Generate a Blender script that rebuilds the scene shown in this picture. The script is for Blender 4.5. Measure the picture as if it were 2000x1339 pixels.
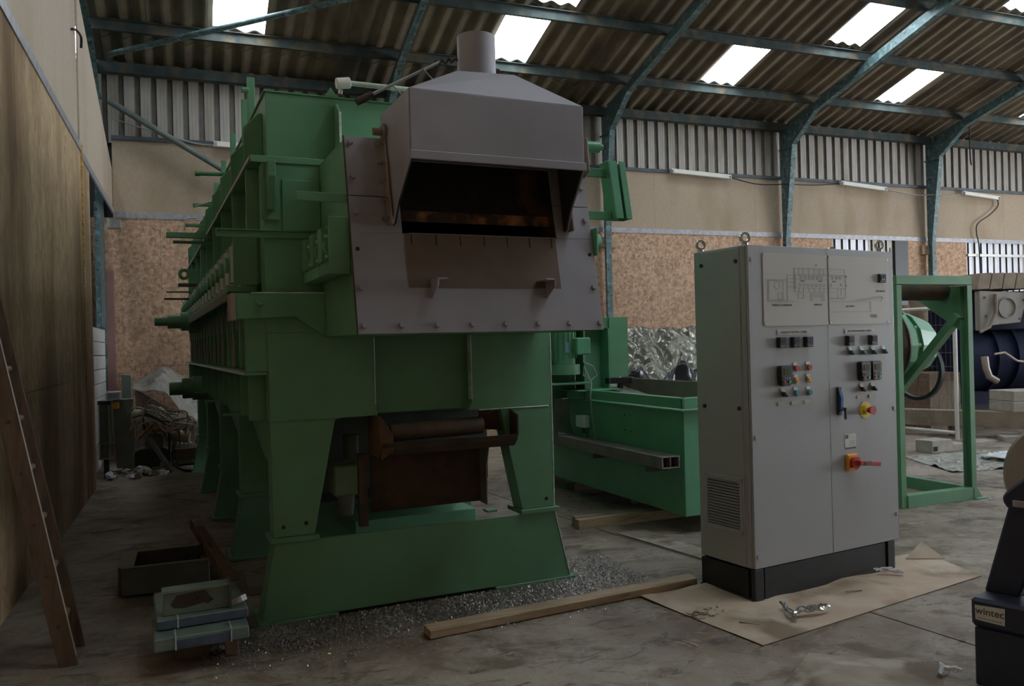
import bpy, bmesh, math, random
from mathutils import Vector, Matrix
random.seed(7)
S = bpy.context.scene
COL = S.collection
for o in list(bpy.data.objects):
    bpy.data.objects.remove(o)
R = math.radians

# ------------------------------------------------------------------ camera, sky, exposure
cam = bpy.data.cameras.new('camera'); cam.sensor_width = 36.0; cam.lens = 1600.7 / 2000 * 36
cam.clip_start = 0.05; cam.clip_end = 200
co = bpy.data.objects.new('camera', cam); COL.objects.link(co); S.camera = co
_p, _r, _y = R(-0.0597), R(-1.447), R(21.323)
_cr, _sr, _cp, _sp, _cy, _sy = math.cos(_r), math.sin(_r), math.cos(_p), math.sin(_p), math.cos(_y), math.sin(_y)
A = Matrix(((_cr, -_sr, 0), (_sr, _cr, 0), (0, 0, 1))) @ Matrix(((1, 0, 0), (0, -_sp, -_cp), (0, _cp, -_sp))) @ Matrix(((_cy, -_sy, 0), (_sy, _cy, 0), (0, 0, 1)))
right, down, fwd = A[0], A[1], A[2]
co.matrix_world = Matrix(((right[0], -down[0], -fwd[0], 0), (right[1], -down[1], -fwd[1], 0), (right[2], -down[2], -fwd[2], 1.60), (0, 0, 0, 1)))

W = bpy.data.worlds.new('sky'); S.world = W; W.use_nodes = True
bg = W.node_tree.nodes['Background']
bg.inputs[0].default_value = (0.87, 0.94, 1.0, 1); bg.inputs[1].default_value = 14.0
S.view_settings.view_transform = 'Standard'; S.view_settings.look = 'None'
S.view_settings.gamma = 1; S.view_settings.use_curve_mapping = False
S.view_settings.exposure = 0.0
S.cycles.use_denoising = True
S.cycles.max_bounces = 8; S.cycles.diffuse_bounces = 5; S.cycles.transparent_max_bounces = 8
S.cycles.sample_clamp_indirect = 8.0

# building numbers (metres): far wall at y = YF, left gable wall at x = XL
XL, YF, XR, YN = -1.1, 14.185, 26.0, -4.2
RS, RZ = 0.28, 6.15                       # roof slope, height of the sheets at the far wall
YRIDGE = (YF + YN) / 2
def roof_z(y):
    return RZ + RS * (YF - y) if y > YRIDGE else RZ + RS * (y - YN)

def portal(x0, x1, y0, y1, dz=0.35):
    """area light that only guides sky light through a roof opening"""
    a, b = Vector((x0, y0, roof_z(y0) + dz)), Vector((x1, y1, roof_z(y1) + dz))
    l = bpy.data.lights.new('sky_portal', 'AREA'); l.shape = 'RECTANGLE'
    l.size = abs(x1 - x0) + 0.2; l.size_y = math.hypot(y1 - y0, b.z - a.z) + 0.2
    l.cycles.is_portal = True
    o = bpy.data.objects.new('sky_portal', l); COL.objects.link(o)
    o.location = (a + b) / 2
    o.rotation_euler = (math.atan2(b.z - a.z, y1 - y0), 0, 0)
SKY = []    # (x0, x1, y0, y1) of each rooflight
for x in (0.40, 4.74, 9.07, 13.33, 17.6, 21.9): SKY.append((x, x + 0.75, 11.92, 13.12))
for x in (5.02, 10.79, 17.0, 21.5): SKY.append((x, x + 0.74, 10.42, 11.62))
for x in (8.6, 13.37, 18.0, 22.4): SKY.append((x, x + 0.74, 9.02, 10.22))
for x in (6.9, 11.2, 15.5, 19.8): SKY.append((x, x + 0.74, 6.2, 7.4))
for x in (2.3, 4.4, 6.6, 10.9, 15.2, 19.5): SKY.append((x, x + 0.95, 2.55, 3.7))  # unseen rooflights on the near slope, added for light from behind the camera
for x in (4.4, 8.7, 13.0, 17.3): SKY.append((x, x + 0.95, 1.15, 2.3))  # second unseen row, likewise added to light the near faces
for s_ in SKY: portal(*s_)
ADDED_DOOR = (-2.0, 7.0, 5.0)      # unseen door in the right end wall, added for light from the right: y0, y1, height
_l = bpy.data.lights.new('sky_portal', 'AREA'); _l.shape = 'RECTANGLE'; _l.size = ADDED_DOOR[2]; _l.size_y = ADDED_DOOR[1] - ADDED_DOOR[0]
_l.cycles.is_portal = True
_o = bpy.data.objects.new('sky_portal', _l); COL.objects.link(_o); _o.location = (XR + 0.3, (ADDED_DOOR[0] + ADDED_DOOR[1]) / 2, ADDED_DOOR[2] / 2)
_o.rotation_euler = (0, R(90), 0)

# ------------------------------------------------------------------ helpers
class MB:
    def __init__(s): s.v = []; s.f = []
    def add(s, vs, fs):
        n = len(s.v); s.v += [tuple(v) for v in vs]; s.f += [tuple(i + n for i in q) for q in fs]; return s
    def box(s, x0, x1, y0, y1, z0, z1):
        return s.add([(x, y, z) for z in (z0, z1) for y in (y0, y1) for x in (x0, x1)],
                     [(0, 2, 3, 1), (4, 5, 7, 6), (0, 1, 5, 4), (2, 6, 7, 3), (0, 4, 6, 2), (1, 3, 7, 5)])
    def prism(s, pts, ax, a, b):
        n = len(pts)
        def P(p, t): return (t, p[0], p[1]) if ax == 'x' else ((p[0], t, p[1]) if ax == 'y' else (p[0], p[1], t))
        return s.add([P(p, a) for p in pts] + [P(p, b) for p in pts],
                     [tuple(range(n)), tuple(range(2 * n - 1, n - 1, -1))] + [(i, (i + 1) % n, (i + 1) % n + n, i + n) for i in range(n)])
    def bar(s, p0, p1, w, h, up=(0, 0, 1)):
        """rectangular bar between two points"""
        p0, p1 = Vector(p0), Vector(p1); d = (p1 - p0).normalized(); u = Vector(up)
        if abs(d.dot(u)) > 0.99: u = Vector((1, 0, 0))
        a = d.cross(u).normalized() * w / 2; b = a.cross(d).normalized() * h / 2
        return s.add([p + i * a + j * b for p in (p0, p1) for i, j in ((-1, -1), (1, -1), (1, 1), (-1, 1))],
                     [(3, 2, 1, 0), (4, 5, 6, 7), (0, 1, 5, 4), (1, 2, 6, 5), (2, 3, 7, 6), (3, 0, 4, 7)])
    def cyl(s, p0, p1, r, r2=None, n=14, caps=True):
        p0, p1 = Vector(p0), Vector(p1); d = (p1 - p0).normalized()
        u = d.cross(Vector((0, 0, 1)) if abs(d.z) < 0.9 else Vector((1, 0, 0))).normalized(); w = d.cross(u)
        r2 = r if r2 is None else r2
        vs = [p0 + r * (math.cos(2 * math.pi * i / n) * u + math.sin(2 * math.pi * i / n) * w) for i in range(n)]
        vs += [p1 + r2 * (math.cos(2 * math.pi * i / n) * u + math.sin(2 * math.pi * i / n) * w) for i in range(n)]
        fs = [(i, (i + 1) % n, (i + 1) % n + n, i + n) for i in range(n)]
        if caps: fs += [tuple(range(n - 1, -1, -1)), tuple(range(n, 2 * n))]
        return s.add(vs, fs)
    def ring(s, c, axis, r_out, r_in, h, n=20):
        c, d = Vector(c), Vector(axis).normalized()
        u = d.cross(Vector((0, 0, 1)) if abs(d.z) < 0.9 else Vector((1, 0, 0))).normalized(); w = d.cross(u)
        vs = []
        for rr, t in ((r_out, 0), (r_out, h), (r_in, h), (r_in, 0)):
            vs += [c + d * t + rr * (math.cos(2 * math.pi * i / n) * u + math.sin(2 * math.pi * i / n) * w) for i in range(n)]
        fs = []
        for k in range(4):
            for i in range(n):
                a, b = k * n, ((k + 1) % 4) * n
                fs.append((a + i, a + (i + 1) % n, b + (i + 1) % n, b + i))
        return s.add(vs, fs)
    def tube(s, pts, r, n=6):
        pts = [Vector(p) for p in pts]; m = len(pts); vs = []
        prev = None
        for i, p in enumerate(pts):
            d = (pts[min(i + 1, m - 1)] - pts[max(i - 1, 0)]).normalized()
            if prev is None: u = d.cross(Vector((0, 0, 1)) if abs(d.z) < 0.9 else Vector((1, 0, 0))).normalized()
            else:
                u = prev - d * prev.dot(d)
                u = u.normalized() if u.length > 1e-6 else d.cross(Vector((1, 0, 0))).normalized()
            prev = u; w = d.cross(u)
            vs += [p + r * (math.cos(2 * math.pi * k / n) * u + math.sin(2 * math.pi * k / n) * w) for k in range(n)]
        fs = [(i * n + k, i * n + (k + 1) % n, (i + 1) * n + (k + 1) % n, (i + 1) * n + k) for i in range(m - 1) for k in range(n)]
        fs += [tuple(range(n - 1, -1, -1)), tuple(range((m - 1) * n, m * n))]
        return s.add(vs, fs)
    def make(s, name, mat, parent=None, bevel=0.0, smooth=False, loc=None, rotz=None, solid=0.0, closed=True, **props):
        me = bpy.data.meshes.new(name); me.from_pydata(s.v, [], s.f)
        if closed:
            bm = bmesh.new(); bm.from_mesh(me); bmesh.ops.recalc_face_normals(bm, faces=bm.faces); bm.to_mesh(me); bm.free()
        me.materials.append(mat)
        if smooth:
            me.polygons.foreach_set('use_smooth', [True] * len(me.polygons))
            me.set_sharp_from_angle(angle=R(35))
        o = bpy.data.objects.new(name, me); COL.objects.link(o)
        if parent: o.parent = parent
        if loc is not None: o.location = loc
        if rotz is not None: o.rotation_euler = (0, 0, rotz)
        if solid:
            m = o.modifiers.new('solid', 'SOLIDIFY'); m.thickness = solid; m.offset = 0
        if bevel:
            m = o.modifiers.new('bevel', 'BEVEL'); m.width = bevel; m.segments = 1; m.limit_method = 'ANGLE'
        for k, v in props.items(): o[k] = v
        return o

def thing(name, label, cat, loc=(0, 0, 0), rotz=0.0, group=None):
    o = bpy.data.objects.new(name, None); COL.objects.link(o); o.empty_display_size = 0.1
    o.location = loc; o.rotation_euler = (0, 0, rotz); o['label'] = label; o['category'] = cat
    if group: o['group'] = group
    return o
def tag(o, label, cat, group=None):
    o['label'] = label; o['category'] = cat
    if group: o['group'] = group
    return o
def setting(name):
    o = bpy.data.objects.new(name, None); COL.objects.link(o); o['kind'] = 'structure'; return o
def dup(o, parent, loc=None, rot=None, name=None):
    c = o.copy(); COL.objects.link(c); c.parent = parent
    if loc is not None: c.location = loc
    if rot is not None: c.rotation_euler = rot
    for ch in list(o.children): dup(ch, c)
    return c
def text(parent, name, body, size, loc, mat, rot=(R(90), 0, 0), align='CENTER', squeeze=1.0, bold=0.0):
    cu = bpy.data.curves.new(name, 'FONT'); cu.body = body; cu.size = size; cu.align_x = align; cu.align_y = 'CENTER'; cu.extrude = 0.0004; cu.offset = bold
    tmp = bpy.data.objects.new(name, cu); me = bpy.data.meshes.new_from_object(tmp); me.materials.clear(); me.materials.append(mat)
    bpy.data.objects.remove(tmp); me.name = name
    o = bpy.data.objects.new(name, me); COL.objects.link(o); o.parent = parent; o.location = loc; o.rotation_euler = rot; o.scale = (squeeze, 1, 1)
    return o

# ------------------------------------------------------------------ materials
def mat(name, c, rough=0.5, metal=0.0, var=0.12, scale=5.0, c2=None, c2scale=2.0, c2lo=0.55, c2hi=0.7, bump=0.0, bscale=40.0, stretch=(1, 1, 1), spec=0.5, c3=None, c3scale=12.0, c3lo=0.6, c3hi=0.7, rvar=0.0):
    m = bpy.data.materials.new(name); m.use_nodes = True; nt = m.node_tree; N = nt.nodes; L = nt.links
    b = N['Principled BSDF']; b.inputs['Roughness'].default_value = rough; b.inputs['Metallic'].default_value = metal
    b.inputs['Specular IOR Level'].default_value = spec
    tc = N.new('ShaderNodeTexCoord'); mp = N.new('ShaderNodeMapping'); mp.inputs['Scale'].default_value = stretch
    L.new(tc.outputs['Object'], mp.inputs['Vector'])
    def noise(sc, det=5.0):
        n = N.new('ShaderNodeTexNoise'); n.inputs['Scale'].default_value = sc; n.inputs['Detail'].default_value = det
        L.new(mp.outputs[0], n.inputs['Vector']); return n.outputs['Fac']
    def ramp(sock, lo, hi):
        r = N.new('ShaderNodeMapRange'); r.inputs['From Min'].default_value = lo; r.inputs['From Max'].default_value = hi
        r.clamp = True; L.new(sock, r.inputs['Value']); return r.outputs[0]
    def mixc(fac, a, bb):
        x = N.new('ShaderNodeMix'); x.data_type = 'RGBA'; L.new(fac, x.inputs[0])
        for k, q in ((6, a), (7, bb)):
            if isinstance(q, tuple): x.inputs[k].default_value = (*q, 1)
            else: L.new(q, x.inputs[k])
        return x.outputs[2]
    col = mixc(ramp(noise(scale), 0.3, 0.7), tuple(v * (1 - var) for v in c), tuple(min(1, v * (1 + var)) for v in c))
    if c2: col = mixc(ramp(noise(c2scale, 8.0), c2lo, c2hi), col, c2)
    if c3: col = mixc(ramp(noise(c3scale, 8.0), c3lo, c3hi), col, c3)
    L.new(col, b.inputs['Base Color'])
    if rvar:
        rr = N.new('ShaderNodeMapRange'); rr.inputs['To Min'].default_value = max(0, rough - rvar); rr.inputs['To Max'].default_value = min(1, rough + rvar)
        L.new(noise(scale * 1.7), rr.inputs['Value']); L.new(rr.outputs[0], b.inputs['Roughness'])
    if bump:
        bp = N.new('ShaderNodeBump'); bp.inputs['Strength'].default_value = bump; bp.inputs['Distance'].default_value = 0.02
        L.new(noise(bscale, 6.0), bp.inputs['Height']); L.new(bp.outputs[0], b.inputs['Normal'])
    return m
def osb(name, dark, light, stain=None, sc=1.0, long=1.0):
    m = bpy.data.materials.new(name); m.use_nodes = True; nt = m.node_tree; N = nt.nodes; L = nt.links
    b = N['Principled BSDF']; b.inputs['Roughness'].default_value = 0.75; b.inputs['Specular IOR Level'].default_value = 0.25
    tc = N.new('ShaderNodeTexCoord')
    def vor(sc, rot, st):
        mp = N.new('ShaderNodeMapping'); mp.inputs['Rotation'].default_value = rot; mp.inputs['Scale'].default_value = st
        L.new(tc.outputs['Object'], mp.inputs[0])
        nz = N.new('ShaderNodeTexNoise'); nz.inputs['Scale'].default_value = 9; L.new(mp.outputs[0], nz.inputs['Vector'])
        ad = N.new('ShaderNodeVectorMath'); ad.operation = 'MULTIPLY_ADD'; ad.inputs[1].default_value = (0.10, 0.10, 0.10)
        L.new(nz.outputs['Color'], ad.inputs[0]); L.new(mp.outputs[0], ad.inputs[2])
        v = N.new('ShaderNodeTexVoronoi'); v.inputs['Scale'].default_value = sc; L.new(ad.outputs[0], v.inputs['Vector'])
        return v
    v1 = vor(24 * sc, (0, 0.8, 0), (1, 1, 0.55 * long)); v2 = vor(15 * sc, (0, -0.5, 0.4), (0.7, 0.7, 1.0 * long))
    sep = N.new('ShaderNodeSeparateColor'); L.new(v1.outputs['Color'], sep.inputs[0])
    sep2 = N.new('ShaderNodeSeparateColor'); L.new(v2.outputs['Color'], sep2.inputs[0])
    av = N.new('ShaderNodeMath'); av.operation = 'ADD'; L.new(sep.outputs[0], av.inputs[0]); L.new(sep2.outputs[1], av.inputs[1])
    mr = N.new('ShaderNodeMapRange'); mr.inputs['From Min'].default_value = 0.15; mr.inputs['From Max'].default_value = 1.6
    L.new(av.outputs[0], mr.inputs[0])
    x = N.new('ShaderNodeMix'); x.data_type = 'RGBA'; x.inputs[6].default_value = (*dark, 1); x.inputs[7].default_value = (*light, 1)
    L.new(mr.outputs[0], x.inputs[0]); col = x.outputs[2]
    if stain:
        mp = N.new('ShaderNodeMapping'); mp.inputs['Scale'].default_value = (1, 1, 0.25); L.new(tc.outputs['Object'], mp.inputs[0])
        nz = N.new('ShaderNodeTexNoise'); nz.inputs['Scale'].default_value = 1.3; nz.inputs['Detail'].default_value = 7; L.new(mp.outputs[0], nz.inputs['Vector'])
        r2 = N.new('ShaderNodeMapRange'); r2.inputs['From Min'].default_value = 0.45; r2.inputs['From Max'].default_value = 0.7; L.new(nz.outputs['Fac'], r2.inputs[0])
        y = N.new('ShaderNodeMix'); y.data_type = 'RGBA'; y.inputs[7].default_value = (*stain, 1); L.new(col, y.inputs[6]); L.new(r2.outputs[0], y.inputs[0]); col = y.outputs[2]
    L.new(col, b.inputs['Base Color'])
    bp = N.new('ShaderNodeBump'); bp.inputs['Strength'].default_value = 0.25; bp.inputs['Distance'].default_value = 0.01
    L.new(av.outputs[0], bp.inputs['Height']); L.new(bp.outputs[0], b.inputs['Normal'])
    return m

def foil_mat(name, c, rough, metal, sc):
    """creased sheeting: sharp folds from cell edges plus soft wrinkles"""
    m = bpy.data.materials.new(name); m.use_nodes = True; nt = m.node_tree; N = nt.nodes; L = nt.links
    b = N['Principled BSDF']; b.inputs['Base Color'].default_value = (*c, 1); b.inputs['Roughness'].default_value = rough; b.inputs['Metallic'].default_value = metal
    tc = N.new('ShaderNodeTexCoord'); mp = N.new('ShaderNodeMapping'); mp.inputs['Scale'].default_value = (1.0, 1.0, 0.45); mp.inputs['Rotation'].default_value = (0.2, 0.35, 0.1); L.new(tc.outputs['Object'], mp.inputs[0])
    nz = N.new('ShaderNodeTexNoise'); nz.inputs['Scale'].default_value = 2.0; L.new(mp.outputs[0], nz.inputs['Vector'])
    ad = N.new('ShaderNodeVectorMath'); ad.operation = 'MULTIPLY_ADD'; ad.inputs[1].default_value = (0.35, 0.35, 0.35); L.new(nz.outputs['Color'], ad.inputs[0]); L.new(mp.outputs[0], ad.inputs[2])
    v = N.new('ShaderNodeTexVoronoi'); v.inputs['Scale'].default_value = sc; L.new(ad.outputs[0], v.inputs['Vector'])
    v2 = N.new('ShaderNodeTexVoronoi'); v2.inputs['Scale'].default_value = sc * 3.1; L.new(ad.outputs[0], v2.inputs['Vector'])
    s_ = N.new('ShaderNodeMath'); s_.operation = 'MULTIPLY_ADD'; s_.inputs[1].default_value = 0.3; L.new(v2.outputs['Distance'], s_.inputs[0]); L.new(v.outputs['Distance'], s_.inputs[2])
    bp = N.new('ShaderNodeBump'); bp.inputs['Strength'].default_value = 1.0; bp.inputs['Distance'].default_value = 0.16; L.new(s_.outputs[0], bp.inputs['Height']); L.new(bp.outputs[0], b.inputs['Normal'])
    return m
def floor_mat():
    """worn dusty concrete: pale trowelled patches, brown dirt, oily stains, fine grit"""
    m = bpy.data.materials.new('dusty_concrete'); m.use_nodes = True; nt = m.node_tree; N = nt.nodes; L = nt.links
    b = N['Principled BSDF']; tc = N.new('ShaderNodeTexCoord')
    def noise(sc, det, dist=0.0, st=(1, 1, 1), w=0.0):
        mp = N.new('ShaderNodeMapping'); mp.inputs['Scale'].default_value = st; mp.inputs['Location'].default_value = (w, w * 0.7, 0); L.new(tc.outputs['Object'], mp.inputs[0])
        n = N.new('ShaderNodeTexNoise'); n.inputs['Scale'].default_value = sc; n.inputs['Detail'].default_value = det; n.inputs['Roughness'].default_value = 0.68; n.inputs['Distortion'].default_value = dist
        L.new(mp.outputs[0], n.inputs['Vector']); return n.outputs['Fac']
    def rng(f, lo, hi, a=0.0, c=1.0):
        r = N.new('ShaderNodeMapRange'); r.inputs['From Min'].default_value = lo; r.inputs['From Max'].default_value = hi; r.inputs['To Min'].default_value = a; r.inputs['To Max'].default_value = c; L.new(f, r.inputs[0]); return r.outputs[0]
    def mix(f, a, c):
        x = N.new('ShaderNodeMix'); x.data_type = 'RGBA'; L.new(f, x.inputs[0])
        for k, q in ((6, a), (7, c)):
            if isinstance(q, tuple): x.inputs[k].default_value = (*q, 1)
            else: L.new(q, x.inputs[k])
        return x.outputs[2]
    col = mix(rng(noise(0.9, 9, 0.4), 0.36, 0.64), (0.185, 0.137, 0.092), (0.37, 0.315, 0.255))
    col = mix(rng(noise(2.3, 10, 0.8, (1, 1.6, 1), 3.1), 0.50, 0.62, 0, 0.8), col, (0.120, 0.080, 0.048))
    col = mix(rng(noise(0.75, 9, 1.2, (1, 1.3, 1), 7.7), 0.56, 0.64, 0, 0.9), col, (0.045, 0.032, 0.022))
    col = mix(rng(noise(4.2, 10, 1.5, (1, 2.2, 1), 4.4), 0.57, 0.63, 0, 0.8), col, (0.075, 0.052, 0.035))
    col = mix(rng(noise(5.0, 10, 0.5, (1, 1, 1), 1.9), 0.56, 0.68, 0, 0.6), col, (0.44, 0.39, 0.335))
    col = mix(rng(noise(70, 4), 0.35, 0.7, 0, 0.35), col, (0.14, 0.11, 0.08))
    L.new(col, b.inputs['Base Color'])
    L.new(rng(noise(3, 8), 0.35, 0.65, 0.42, 0.8), b.inputs['Roughness'])
    bp = N.new('ShaderNodeBump'); bp.inputs['Strength'].default_value = 0.5; bp.inputs['Distance'].default_value = 0.015
    L.new(noise(11, 12), bp.inputs['Height']); L.new(bp.outputs[0], b.inputs['Normal'])
    return m
GREEN = mat('green_paint', (0.135, 0.31, 0.175), 0.42, var=0.10, scale=3, c2=(0.11, 0.25, 0.14), c2scale=1.6, c2lo=0.5, c2hi=0.75, bump=0.05, bscale=25, rvar=0.08)
GREEN2 = mat('bright_green_paint', (0.11, 0.32, 0.175), 0.38, var=0.08, scale=4, bump=0.03, rvar=0.06)
GREENEDGE = mat('pale_green_and_edge_light', (0.55, 0.64, 0.56), 0.35, var=0.3, scale=20)  # pale green; on the furnace plates it paints in edge highlights
GREY_HEAT = mat('heat_resistant_grey_paint', (0.315, 0.295, 0.315), 0.50, metal=0.2, var=0.10, scale=2.5, c2=(0.25, 0.225, 0.235), c2scale=1.4, c2lo=0.52, c2hi=0.72, bump=0.04, bscale=15, rvar=0.08)
BROWN_HEAT = mat('heat_browned_steel', (0.22, 0.17, 0.14), 0.6, metal=0.2, var=0.15, scale=5)
RUST = mat('rust', (0.06, 0.038, 0.024), 0.8, var=0.35, scale=7, c2=(0.095, 0.045, 0.02), c2scale=4, c2lo=0.55, c2hi=0.7, bump=0.15)
RUSTLIT = mat('orange_rust', (0.125, 0.065, 0.03), 0.8, var=0.35, scale=8, bump=0.15)
PATCH = mat('bare_brown_steel', (0.15, 0.105, 0.075), 0.62, metal=0.2, var=0.12, scale=6, bump=0.04)
SOOTHOLLOW = mat('soot_and_hollow_black', (0.012, 0.011, 0.010), 0.9, var=0.3, c2=(0.14, 0.05, 0.016), c2scale=4, c2lo=0.55, c2hi=0.75)  # soot black; also paints the dark of holes and the hollow base
STEELC = mat('painted_frame_steel', (0.085, 0.145, 0.15), 0.5, var=0.2, scale=8, c2=(0.17, 0.26, 0.265), c2scale=9, c2lo=0.52, c2hi=0.62, c3=(0.06, 0.04, 0.03), c3scale=14, c3lo=0.58, c3hi=0.66, bump=0.08)
STEELD = mat('dusty_purlin_steel', (0.055, 0.072, 0.07), 0.7, var=0.25, scale=6, c2=(0.13, 0.10, 0.065), c2scale=3, c2lo=0.5, c2hi=0.68, spec=0.25)
ROOF = mat('asbestos_cement', (0.175, 0.137, 0.09), 0.85, var=0.22, scale=3.5, c2=(0.075, 0.062, 0.048), c2scale=1.7, c2lo=0.48, c2hi=0.72, bump=0.12, bscale=60, stretch=(1.2, 0.5, 1))
CLAD = mat('dusty_metal_cladding', (0.40, 0.37, 0.33), 0.45, metal=0.2, var=0.12, scale=9, c2=(0.30, 0.25, 0.19), c2scale=3.5, c2lo=0.5, c2hi=0.72, stretch=(1, 1, 0.2))
CLADW = mat('lit_metal_cladding', (0.72, 0.72, 0.78), 0.35, metal=0.1, var=0.10, scale=14, stretch=(1, 1, 0.1))  # paler copy of the cladding; reflected light is put into the colour
TAN = mat('hardboard_tan', (0.42, 0.33, 0.245), 0.8, var=0.07, scale=50, c2=(0.34, 0.255, 0.17), c2scale=1.6, c2lo=0.5, c2hi=0.75, stretch=(1, 1, 0.35), spec=0.2)
TANL = mat('hardboard_lit_copy', (0.52, 0.42, 0.33), 0.75, var=0.07, scale=50, c2=(0.44, 0.345, 0.25), c2scale=1.2, c2lo=0.5, c2hi=0.75, stretch=(1, 1, 0.35), spec=0.25)  # paler copy of the tan board; left-wall light is put into the colour
TRIM = mat('grey_trim_strip', (0.36, 0.35, 0.37), 0.5, metal=0.3, var=0.2, scale=12)
OSBF = osb('strand_board', (0.31, 0.185, 0.115), (0.61, 0.40, 0.275), sc=1.5)
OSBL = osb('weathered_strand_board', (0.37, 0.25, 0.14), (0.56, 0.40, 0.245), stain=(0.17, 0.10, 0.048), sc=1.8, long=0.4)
WOOD = mat('raw_timber', (0.40, 0.29, 0.18), 0.7, var=0.18, scale=6, stretch=(1, 8, 8), c2=(0.25, 0.17, 0.10), c2scale=3)
WOODD = mat('old_brown_timber', (0.17, 0.115, 0.08), 0.7, var=0.25, scale=6, stretch=(6, 6, 1), c2=(0.10, 0.06, 0.04), c2scale=4)
WOODG = mat('grey_dusty_timber', (0.27, 0.21, 0.155), 0.8, var=0.2, scale=5, c2=(0.18, 0.12, 0.08), c2scale=3)
FLOORM = floor_mat()
CARDD = mat('trodden_cardboard', (0.33, 0.27, 0.21), 0.8, var=0.2, scale=4, c2=(0.17, 0.125, 0.085), c2scale=2.2, c2lo=0.48, c2hi=0.62, c3=(0.40, 0.35, 0.29), c3scale=5, c3lo=0.52, c3hi=0.66, bump=0.2, bscale=7)
CARD = mat('brown_cardboard', (0.46, 0.345, 0.25), 0.8, var=0.12, scale=3, c2=(0.22, 0.15, 0.095), c2scale=1.9, c2lo=0.50, c2hi=0.64, c3=(0.52, 0.43, 0.34), c3scale=3.0, c3lo=0.52, c3hi=0.7, bump=0.15, bscale=6)
CONC = mat('block_concrete', (0.36, 0.325, 0.28), 0.85, var=0.15, scale=9, bump=0.2)
BLOCKW = mat('whitewashed_block', (0.62, 0.60, 0.60), 0.8, var=0.1, scale=9, bump=0.15)
CABG = mat('light_grey_cabinet_paint', (0.385, 0.388, 0.392), 0.36, var=0.02, scale=30, bump=0.05, bscale=220)
CABP = mat('ivory_engraved_panel', (0.49, 0.46, 0.415), 0.35, var=0.02)
BLACKM = mat('black_plinth_paint', (0.016, 0.016, 0.018), 0.45, var=0.2, scale=10)
BLACKP = mat('black_plastic', (0.02, 0.021, 0.025), 0.35, var=0.1)
SCREEN = mat('dark_display', (0.06, 0.065, 0.10), 0.15, var=0.3, scale=40)
CHROME = mat('bright_metal', (0.62, 0.62, 0.62), 0.25, metal=1.0, var=0.05)
REDP = mat('red_plastic', (0.42, 0.028, 0.03), 0.35, var=0.05)
YELP = mat('yellow_plastic', (0.72, 0.55, 0.03), 0.4, var=0.05)
AMB = mat('amber_plastic', (0.75, 0.34, 0.02), 0.35, var=0.05)
TEALP = mat('teal_plastic', (0.03, 0.22, 0.24), 0.35, var=0.05)
BLUEP = mat('blue_plastic', (0.02, 0.09, 0.32), 0.35, var=0.1)
WHITEP = mat('white_plastic', (0.7, 0.68, 0.62), 0.5, var=0.04)
INK = mat('grey_ink', (0.22, 0.21, 0.20), 0.6, var=0.02)
INKD = mat('dark_ink', (0.07, 0.065, 0.07), 0.6, var=0.02)
NAVY = mat('navy_blue_paint', (0.024, 0.030, 0.060), 0.42, var=0.12, scale=20, bump=0.06, bscale=90)
NAVYB = mat('deep_blue_machine_paint', (0.008, 0.012, 0.04), 0.6, var=0.3, scale=5, spec=0.12)
GALV = mat('galvanised_steel', (0.40, 0.39, 0.36), 0.42, metal=0.7, var=0.15, scale=10)
DGALV = mat('dirty_steel_channel', (0.20, 0.175, 0.155), 0.5, metal=0.5, var=0.2, scale=7)
FOIL = foil_mat('silver_foil_wrap', (0.20, 0.19, 0.15), 0.24, 0.45, 2.2); FOILS = mat('foil_strip_metal', (0.55, 0.55, 0.54), 0.25, metal=0.8)
BLACKFILM = mat('black_film', (0.02, 0.02, 0.025), 0.25, bump=0.4, bscale=9)
POLY = foil_mat('grey_plastic_sheeting', (0.36, 0.35, 0.31), 0.35, 0.0, 3.5)
WHITEFOIL = mat('crumpled_white_film', (0.7, 0.7, 0.74), 0.3, var=0.1, scale=8, bump=0.4, bscale=20)
CABLEG = mat('grey_cable', (0.36, 0.35, 0.33), 0.5, var=0.1)
CABLEW = mat('cream_cable', (0.55, 0.47, 0.36), 0.5, var=0.1)
CABLEK = mat('black_cable', (0.02, 0.02, 0.022), 0.5, var=0.1)
CABLEO = mat('orange_brown_cable', (0.30, 0.16, 0.05), 0.5, var=0.1)
JUNKG = mat('olive_grey_enamel', (0.17, 0.18, 0.145), 0.5, var=0.15)
JUNKC = mat('cream_enamel', (0.40, 0.37, 0.27), 0.5, var=0.15)
FOAM = mat('expanding_foam', (0.50, 0.28, 0.09), 0.8, var=0.3, scale=25, bump=0.6, bscale=40)
SCRAPM = mat('chipped_teal_scrap_paint', (0.17, 0.225, 0.185), 0.5, var=0.2, scale=6, c2=(0.10, 0.13, 0.165), c2scale=5, c2lo=0.5, c2hi=0.65, c3=(0.10, 0.05, 0.03), c3scale=6, c3lo=0.60, c3hi=0.68)
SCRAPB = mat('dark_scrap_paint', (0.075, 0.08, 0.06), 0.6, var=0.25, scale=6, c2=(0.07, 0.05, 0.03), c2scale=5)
SWARF = mat('swarf_steel', (0.42, 0.38, 0.36), 0.35, metal=0.6, var=0.25, scale=40)
TILED = mat('brushed_steel', (0.40, 0.385, 0.36), 0.42, metal=0.5, var=0.07, scale=6, stretch=(8, 1, 1), bump=0.03)
PINK = mat('pink_insulation_board', (0.34, 0.19, 0.17), 0.8, var=0.1)

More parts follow.
